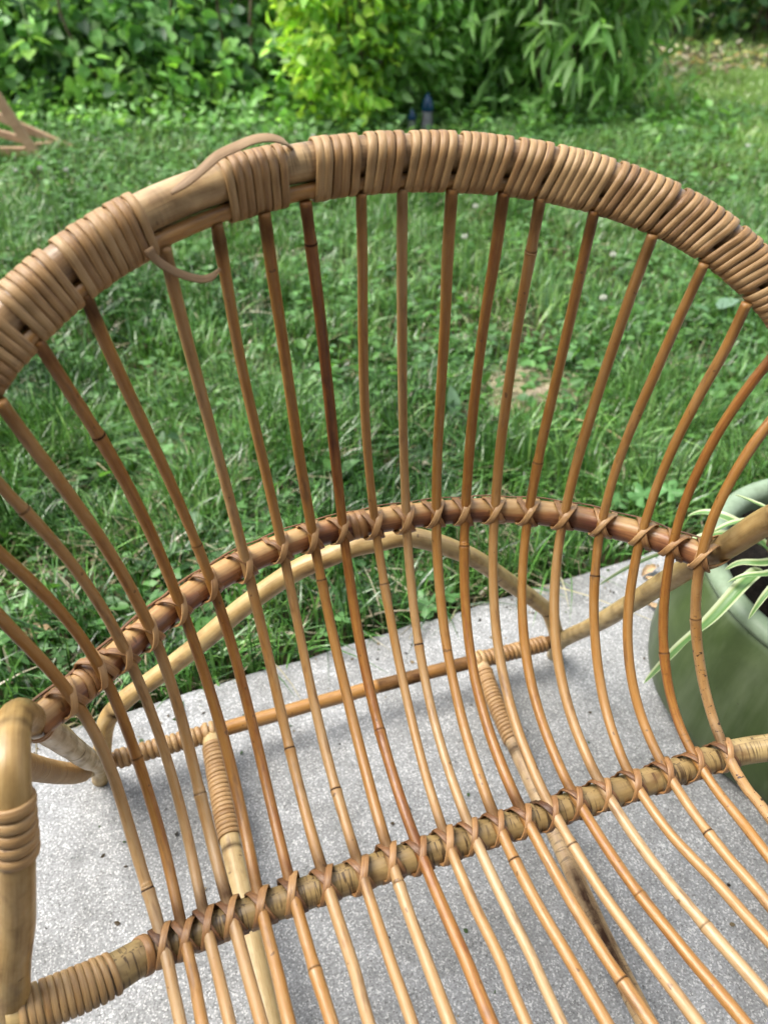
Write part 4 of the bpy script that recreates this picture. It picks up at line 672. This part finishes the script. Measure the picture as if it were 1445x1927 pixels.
lobed_weed(.30, 1.16, [(0, 0, .05, .034, .35, .4, 1.15), (.03, -.05, .045, .022, .3, 5.2, 1.0), (-.01, -.08, .04, .018, .2, 3, .9)], 'lobed weed in the grass just right of the chair centre above the slab')
lobed_weed(.50, 1.19, [(0, 0, .07, .032, .3, .3, 1.2), (.05, .01, .075, .028, .35, 5.6, 1.35), (-.045, .0, .06, .024, .3, 1.1, 1.0)], 'lobed weed with bright leaves in front of the grass by the green pot')
lobed_weed(-.06, .955, [(0, 0, .035, .036, .25, .2, .42), (.05, -.01, .03, .024, .2, 5.5, .5)], 'dark lobed weed in the shaded grass at the slab edge')
def broad_weed(x, y, leaves, label):
    e = empty('broad_weed', (x, y, -.03), label=label, cat='weed', group='broad leaved weeds in the lawn')
    for dx, dy, z, L, w, el, rz, c in leaves:
        stem(e, [(0, 0, 0), (dx * .5, dy * .5, z * .7), (dx, dy, z)], .0012); oval_leaf(e, (dx, dy, z), L, w, el, rz, c)
PALE = (.20, .33, .22)
broad_weed(.955, 2.10, [(0, 0, .06, .085, .62, .2, .5, PALE), (-.02, .0, .05, .05, .6, .3, 2.6, (.12, .25, .11)), (.05, -.06, .05, .05, .5, .1, 5.2, (.15, .28, .13))], 'large pale blue green oval weed leaf in the lawn at right')
broad_weed(.165, 1.55, [(0, 0, .03, .075, .45, 1.1, 1.9, PALE), (-.03, .01, .04, .04, .6, .4, 3.4, (.11, .24, .08))], 'pale upright oval weed leaf between two middle spindles')
broad_weed(-.115, 1.30, [(0, 0, .05, .05, .6, 1.0, 1.2, (.10, .25, .06)), (.02, 0, .045, .055, .6, .6, .2, (.13, .27, .10)), (-.01, 0, .04, .05, .55, .5, 2.7, (.09, .21, .06)), (.0, -.03, .03, .04, .6, .2, 4.6, (.10, .24, .08))], 'leafy seedling with several bright leaves left of the chair centre')
broad_weed(-.40, .905, [(0, 0, .05, .035, .6, -.3, 4.4, (.12, .30, .06)), (.025, .01, .06, .04, .6, -.2, 5.4, (.10, .26, .05)), (-.02, .0, .055, .035, .6, .0, 3.2, (.09, .22, .05))], 'bright small leaved weed leaning over the slab behind the left spindles')
broad_weed(-.36, 1.10, [(0, 0, .04, .06, .8, .5, 1.6, (.13, .27, .12)), (.03, -.02, .03, .05, .7, .3, .2, (.10, .22, .08))], 'rounded grey green weed leaf in the grass at left')
BLOOMS = [(-1.47, 3.50, 'white clover bloom, middle of the three below the wooden folding chair'), (-1.56, 3.46, 'white clover bloom, leftmost of the three below the wooden folding chair'), (-1.35, 3.47, 'white clover bloom, rightmost of the three below the wooden folding chair'),
    (.338, 2.96, 'white clover bloom just under the hoop between the two spindles right of the middle'), (.27, 2.62, 'white clover bloom in the lawn beside the middle spindles, lower of a pair'), (.73, 2.45, 'white clover bloom in the mid lawn seen through the right spindles'),
    (.80, 2.95, 'white clover bloom close under the right half of the hoop'), (1.12, 2.66, 'white clover bloom under the hoop near the large pale oval leaf'), (-.35, 4.1, 'white clover bloom above the hoop left of the yellow shrub'), (1.7, 3.9, 'white clover bloom on the open lawn at the right above the hoop'), (.62, 2.1, 'white clover bloom above the worn straw patch')]
for k, (x, y, lab) in enumerate(BLOOMS):
    e = empty('clover_bloom', (x, y, -.03), label=lab, cat='flower', group='white clover blooms dotted over the lawn')
    stem(e, [(0, 0, 0), (.004, .002, .05), (.002, -.003, .088)], .0011); m = Mesh(); q = 46
    for j in range(q):      # florets on a ball
        zz = 1 - 1.7 * j / q; a = j * 2.39996; rr = math.sqrt(max(0, 1 - zz * zz)); d = np.array([rr * math.cos(a), rr * math.sin(a), zz]); c = np.array([.002, -.003, .094]) + d * .0075; u = unit(np.cross(d, [.3, .5, .8])); w = np.cross(d, u)
        m.add([c - d * .007 + u * .002, c - d * .007 - u * .002, c + d * .002 + w * .0018, c + d * .002 - w * .0018], [(0, 1, 2), (1, 0, 3), (0, 2, 3), (1, 3, 2)])
    m.build('bloom', M_WHITE, e, smooth=False)
def dead_leaf(loc, L, w, el, rz, curl, label):
    n = 9; V = []; F = []
    for i in range(n):
        t = i / (n - 1); ww = w * math.sin(math.pi * min(1, t * .92 + .06)) ** .7
        for j in range(5): u = j / 2 - 1; V.append((L * t, u * ww / 2 * (1 + .15 * math.sin(i * 2.3 + j)), curl * L * (u * u * .5 + .4 * math.sin(t * 3.1) + .08 * math.sin(i * 1.7 + j * 2))))
    F = [(i * 5 + j, i * 5 + j + 1, i * 5 + j + 6, i * 5 + j + 5) for i in range(n - 1) for j in range(4)]; m = Mesh(); m.add(V, F); o = m.build('dead_leaf', M_DEAD, label=label, cat='leaf', group='fallen dead leaves'); o.location = loc; o.rotation_euler = (0, el, rz)
dead_leaf((-.585, .86, -.005), .045, .028, -.2, .3, .3, 'curled tan dead leaf in the grass at far left')
dead_leaf((.455, 1.00, .004), .035, .016, -.1, .6, .35, 'curled brown dead leaf on the slab near the pot')
dead_leaf((.475, .975, .003), .026, .012, 0, 2.2, .4, 'small dry leaf scrap on the slab near the pot')
dead_leaf((.445, .93, .003), .03, .012, 0, 5.4, .4, 'brown leaf scrap on the slab behind the right rear strut')
def build_crumbs():      # soil crumbs and grass clippings on the slab, thickest along its edge
    k = 420; x = RNG.uniform(-.9, 1.0, k); d = np.where(RNG.random(k) < .6, RNG.exponential(.05, k), RNG.uniform(0, .9, k)); y = EDGE(x) - .015 - d; a = RNG.uniform(0, 6.28, k); L = RNG.uniform(.002, .008, k)
    c, s_ = math.cos(ROT), math.sin(ROT); p = np.c_[OX + c * x - s_ * y, OY + s_ * x + c * y, np.full(k, .0012)]
    V, F, C = leaf_arrays(p, np.c_[np.cos(a), np.sin(a), RNG.normal(0, .2, k)], up_normals(k, .5), L, RNG.uniform(.3, .9, k), np.array([(.03, .024, .018), (.07, .05, .03), (.2, .15, .09), (.05, .09, .03)])[RNG.integers(0, 4, k)], T_OVAL)
    fast_mesh('slab_crumbs', V, F, M_LEAF, C, label='soil crumbs and dry clippings scattered on the slab', cat='debris', kind='stuff')
build_crumbs()
m = Mesh(); P, s = spline([(.40, 1.56, -.005), (.45, 1.50, .02), (.50, 1.42, .035), (.545, 1.35, .02)], .01); tube(m, P, .0016, 6, s, tint=.1); m.build('dry_stalk', M_HOOP, label='thin straw coloured dry stalk lying in the grass right of centre', cat='stalk')

# ------------------------------------------------------------------ shrubs and hedge behind the lawn
def pick(cols, n, var=.3): return np.asarray(cols)[RNG.integers(0, len(cols), n)] * RNG.uniform(1 - var, 1 + var, (n, 1))
def crown(parent, centres, per, spread, L, wr, cols, tpl, droop=.3, up=.5, name='crown', pairs=False):
    n = len(centres) * per; c = np.repeat(centres, per, 0); cm = c.mean(0)
    out = unit((c - cm) * [1, 1, .6] + RNG.normal(0, .08, c.shape)); pos = c + RNG.normal(0, spread, c.shape)
    ax = unit(out * .6 + RNG.normal(0, .65, c.shape) + [0, 0, -droop]); nr = unit(out * .5 + RNG.normal(0, .35, c.shape) + [0, 0, up])
    tone = np.repeat(RNG.uniform(.65, 1.35, len(centres)), per)[:, None]; pos[:, 2] = np.maximum(pos[:, 2], .0)
    V, F, C = leaf_arrays(pos, ax, nr, RNG.uniform(L[0], L[1], n), RNG.uniform(wr[0], wr[1], n), pick(cols, n) * tone, tpl); V[:, 2] = np.maximum(V[:, 2], -.02)
    return fast_mesh(name, V, F, M_LEAF, C, parent=parent)
def blob(n, c, r, shell=.55):
    d = unit(RNG.normal(0, 1, (n, 3))); q = (shell + (1 - shell) * RNG.random((n, 1)) ** .6); p = np.array(c) + d * q * np.array(r); p[:, 2] = np.where(p[:, 2] < .04, RNG.uniform(.04, .5, n), p[:, 2]); return p
def shrub(name, x, y, label, cat, parts, stems, group=None):
    e = empty(name, (x, y, -.03), label=label, cat=cat, group=group)
    for kw in parts: crown(e, **kw)
    for k in range(stems):
        a = RNG.uniform(0, 6.28); r0 = RNG.uniform(.02, .14); r1 = RNG.uniform(.15, .5); h = RNG.uniform(.9, 1.5)
        stem(e, [(r0 * math.cos(a), r0 * math.sin(a), 0), ((r0 + r1 * .3) * math.cos(a), (r0 + r1 * .3) * math.sin(a), h * .4), (r1 * math.cos(a + .3), r1 * math.sin(a + .3), h)], RNG.uniform(.006, .013), M_STEM, step=.06)
    return e
YEL = [(.42, .63, .08), (.34, .58, .08), (.50, .68, .12), (.24, .46, .08)]; MIDG = [(.16, .35, .085), (.22, .43, .12), (.28, .50, .18), (.12, .27, .08)]; LIGHTG = [(.24, .46, .12), (.30, .52, .17), (.20, .40, .10), (.15, .32, .08)]; DARKG = [(.040, .115, .035), (.065, .165, .055), (.10, .23, .075)]
OLIVE = [(.15, .25, .05), (.22, .33, .07), (.09, .16, .035)]; LIME = [(.20, .40, .07), (.13, .31, .06)]
shrub('yellow_green_shrub', -.06, 4.85, 'bright yellow green leafy shrub rising behind the top of the chair', 'shrub', [
    dict(centres=blob(130, (-.14, -.20, .60), (.33, .28, .58)), per=16, spread=.045, L=(.045, .085), wr=(.42, .6), cols=YEL, tpl=T_OVAL, droop=.25),
    dict(centres=blob(190, (.10, .04, .55), (.46, .38, .66)), per=14, spread=.05, L=(.05, .09), wr=(.42, .6), cols=LIGHTG, tpl=T_OVAL, droop=.3)], 9)
shrub('long_leaved_shrub', .98, 5.0, 'dense green shrub with long drooping lance shaped leaves right of centre', 'shrub', [
    dict(centres=blob(210, (0, 0, .68), (.56, .48, .78)), per=15, spread=.06, L=(.10, .19), wr=(.15, .24), cols=LIGHTG, tpl=T_LANCE, droop=.65),
    dict(centres=blob(60, (-.1, .1, .9), (.62, .45, .6)), per=14, spread=.06, L=(.07, .11), wr=(.35, .5), cols=LIGHTG + LIME, tpl=T_OVAL, droop=.3)], 10)
shrub('round_leaved_shrub', .50, 5.35, 'dark green shrub with oval leaves between the yellow shrub and the long leaved one', 'shrub', [
    dict(centres=blob(190, (0, 0, .60), (.55, .42, .72)), per=15, spread=.06, L=(.06, .10), wr=(.42, .58), cols=MIDG + LIGHTG, tpl=T_OVAL, droop=.3)], 8)
def bank(n, x0, x1, y0, y1, h0, h1):
    x = RNG.uniform(x0, x1, n); t = RNG.random(n) ** .8; y = y0 + (y1 - y0) * t; return np.c_[x, y, RNG.random(n) * (h0 + (h1 - h0) * t) + .03]
e = empty('hedge', (0, 0, -.03), label='dark tangled hedge of round leaved creepers along the back left of the lawn', cat='hedge')
crown(e, bank(1150, -4.4, -.15, 5.05, 6.3, .45, 2.0), 17, .085, (.05, .095), (.75, 1.0), DARKG + MIDG, T_HEART, .25)
crown(e, bank(150, -4.2, -.35, 4.75, 5.35, .25, .8), 11, .05, (.05, .085), (.7, 1.0), MIDG + LIME, T_HEART, .25)
for k in range(26):
    x = RNG.uniform(-4.2, -.3); y = RNG.uniform(5.1, 5.8); stem(e, [(x, y, 0), (x + RNG.uniform(-.2, .2), y - .1, .6), (x + RNG.uniform(-.4, .4), y - .05, 1.3), (x + RNG.uniform(-.5, .5), y, 1.8)], RNG.uniform(.006, .014), M_STEM, step=.08)
e = empty('vine_shoot', (-1.93, 5.0, -.03), label='pale green vine shoot with bright leaves hanging in front of the dark hedge', cat='vine')
stem(e, [(-.03, .35, 1.5), (-.03, .02, 1.0), (0, -.10, .55), (.02, -.14, .40)], .005, step=.04)
for q in ((-.03, -.12, .40, .10, 3.6), (.04, -.14, .42, .095, .3), (.0, -.15, .36, .09, 4.9), (-.05, -.13, .34, .075, 4.2)): oval_leaf(e, q[:3], q[3], .85, -.35, q[4], (.24, .44, .08), T_HEART)
e = empty('thicket', (0, 0, -.03), label='deep green thicket filling the background behind the shrubs', cat='hedge')
crown(e, bank(520, -.6, 1.7, 5.9, 6.9, 1.2, 2.1), 16, .10, (.06, .11), (.45, .8), DARKG, T_KITE, .3)
for k in range(12): x = RNG.uniform(-.5, 1.6); stem(e, [(x, 6.2, 0), (x + .1, 6.25, .9), (x - .1, 6.3, 1.9)], .014, M_STEM, step=.1)
e = empty('hedge', (0, 0, -.03), label='olive green hedge at the far end of the lawn top right', cat='hedge')
crown(e, bank(760, 2.0, 7.0, 8.1, 9.4, .9, 2.4), 16, .13, (.08, .15), (.5, .8), OLIVE + OLIVE + LIME + DARKG, T_KITE, .3)
for k in range(22): x = RNG.uniform(2.1, 6.8); stem(e, [(x, 8.4, 0), (x + .15, 8.5, 1.0), (x - .1, 8.6, 2.2)], .018, M_STEM, step=.12)
# herb fringe where lawn meets hedge
e = empty('herb_fringe', (0, 0, -.03), label='low leafy herbs along the foot of the hedge and shrubs', cat='weeds', kind='stuff')
x = RNG.uniform(-3.6, 1.9, 900); y = 4.35 + .75 * RNG.random(900) ** .8 + .1 * np.sin(x * 3); crown(e, np.c_[x, y, RNG.uniform(.02, .20, 900) * np.clip((y - 4.1), .25, 1)], 8, .04, (.03, .065), (.5, .9), MIDG + LIME[1:], T_KITE, .1, .9, name='foliage')
k = 260; x = RNG.normal(2.9, .8, k); y = RNG.normal(7.0, .5, k); a = RNG.uniform(0, 6.28, k)
V, F, C = leaf_arrays(np.c_[x, y, RNG.uniform(-.02, .03, k)], np.c_[np.cos(a), np.sin(a), RNG.normal(0, .25, k)], up_normals(k, .5), RNG.uniform(.05, .11, k), RNG.uniform(.4, .7, k), np.array([(.40, .31, .20), (.52, .45, .32), (.28, .20, .12), (.58, .53, .40)])[RNG.integers(0, 4, k)], T_KITE)
fast_mesh('leaf_litter', V, F, M_LEAF, C, label='pale dry leaf litter on the worn ground at the far right', cat='leaves', kind='stuff')

# ------------------------------------------------------------------ wooden folding chair at the left edge, blue ornaments
wc = empty('wooden_folding_chair', (-1.9, 4.1, -.03), label='reddish wooden folding chair with crossed legs standing on the lawn at the left edge', cat='chair')
def plank(a, b, w, t, name):
    a, b = np.array(a, float), np.array(b, float); d = b - a; L = np.linalg.norm(d); x = d / L; up = np.array([0, 1., 0]) if abs(x[1]) < .8 else np.array([0, 0, 1.]); z = unit(np.cross(x, up)); y = np.cross(z, x); m = Mesh(); c = (a + b) / 2 - np.array([-1.9, 4.1, -.03])
    box(m, c, (L / 2, t / 2, w / 2), np.stack([x, y, z])); o = m.build(name, M_WOOD, wc, smooth=False); bv = o.modifiers.new('b', 'BEVEL'); bv.width = .004; bv.segments = 2
plank((-1.670, 4.00, -.03), (-1.96, 3.97, .66), .046, .028, 'leg')
plank((-1.570, 4.19, -.02), (-2.35, 4.21, .33), .040, .026, 'leg')
plank((-1.735, 4.06, -.002), (-2.55, 4.06, -.002), .046, .03, 'ground_bar')
plank((-1.64, 4.13, .005), (-1.74, 4.09, .005), .05, .03, 'foot_block')
plank((-1.77, 4.10, .045), (-2.5, 4.12, .24), .034, .026, 'brace')
plank((-2.55, 4.02, -.03), (-2.10, 4.0, .66), .055, .028, 'leg')
plank((-1.93, 3.99, .62), (-1.93, 4.42, .62), .05, .028, 'seat_slat'); plank((-2.10, 4.0, .64), (-2.10, 4.42, .64), .05, .028, 'seat_slat')
def ornament(x, y, label, sc):
    e = empty('garden_ornament', (x, y, -.03), label=label, cat='ornament'); m = Mesh(); lathe(m, [(.0, 0), (.040 * sc, 0), (.044 * sc, .02 * sc), (.040 * sc, .07 * sc), (.033 * sc, .12 * sc), (.036 * sc, .14 * sc)], 24); m.build('body', M_GREY, e)
    m = Mesh(); lathe(m, [(.034 * sc, .138 * sc), (.042 * sc, .15 * sc), (.043 * sc, .17 * sc), (.036 * sc, .20 * sc), (.024 * sc, .225 * sc), (.012 * sc, .245 * sc), (.0, .255 * sc)], 24); m.build('cap', M_BLUE, e)
ornament(.233, 4.60, 'small garden ornament with pointed blue cap under the shrub behind the chair', .78); ornament(.150, 4.58, 'lower small blue capped ornament left of the taller one under the shrub', .50)
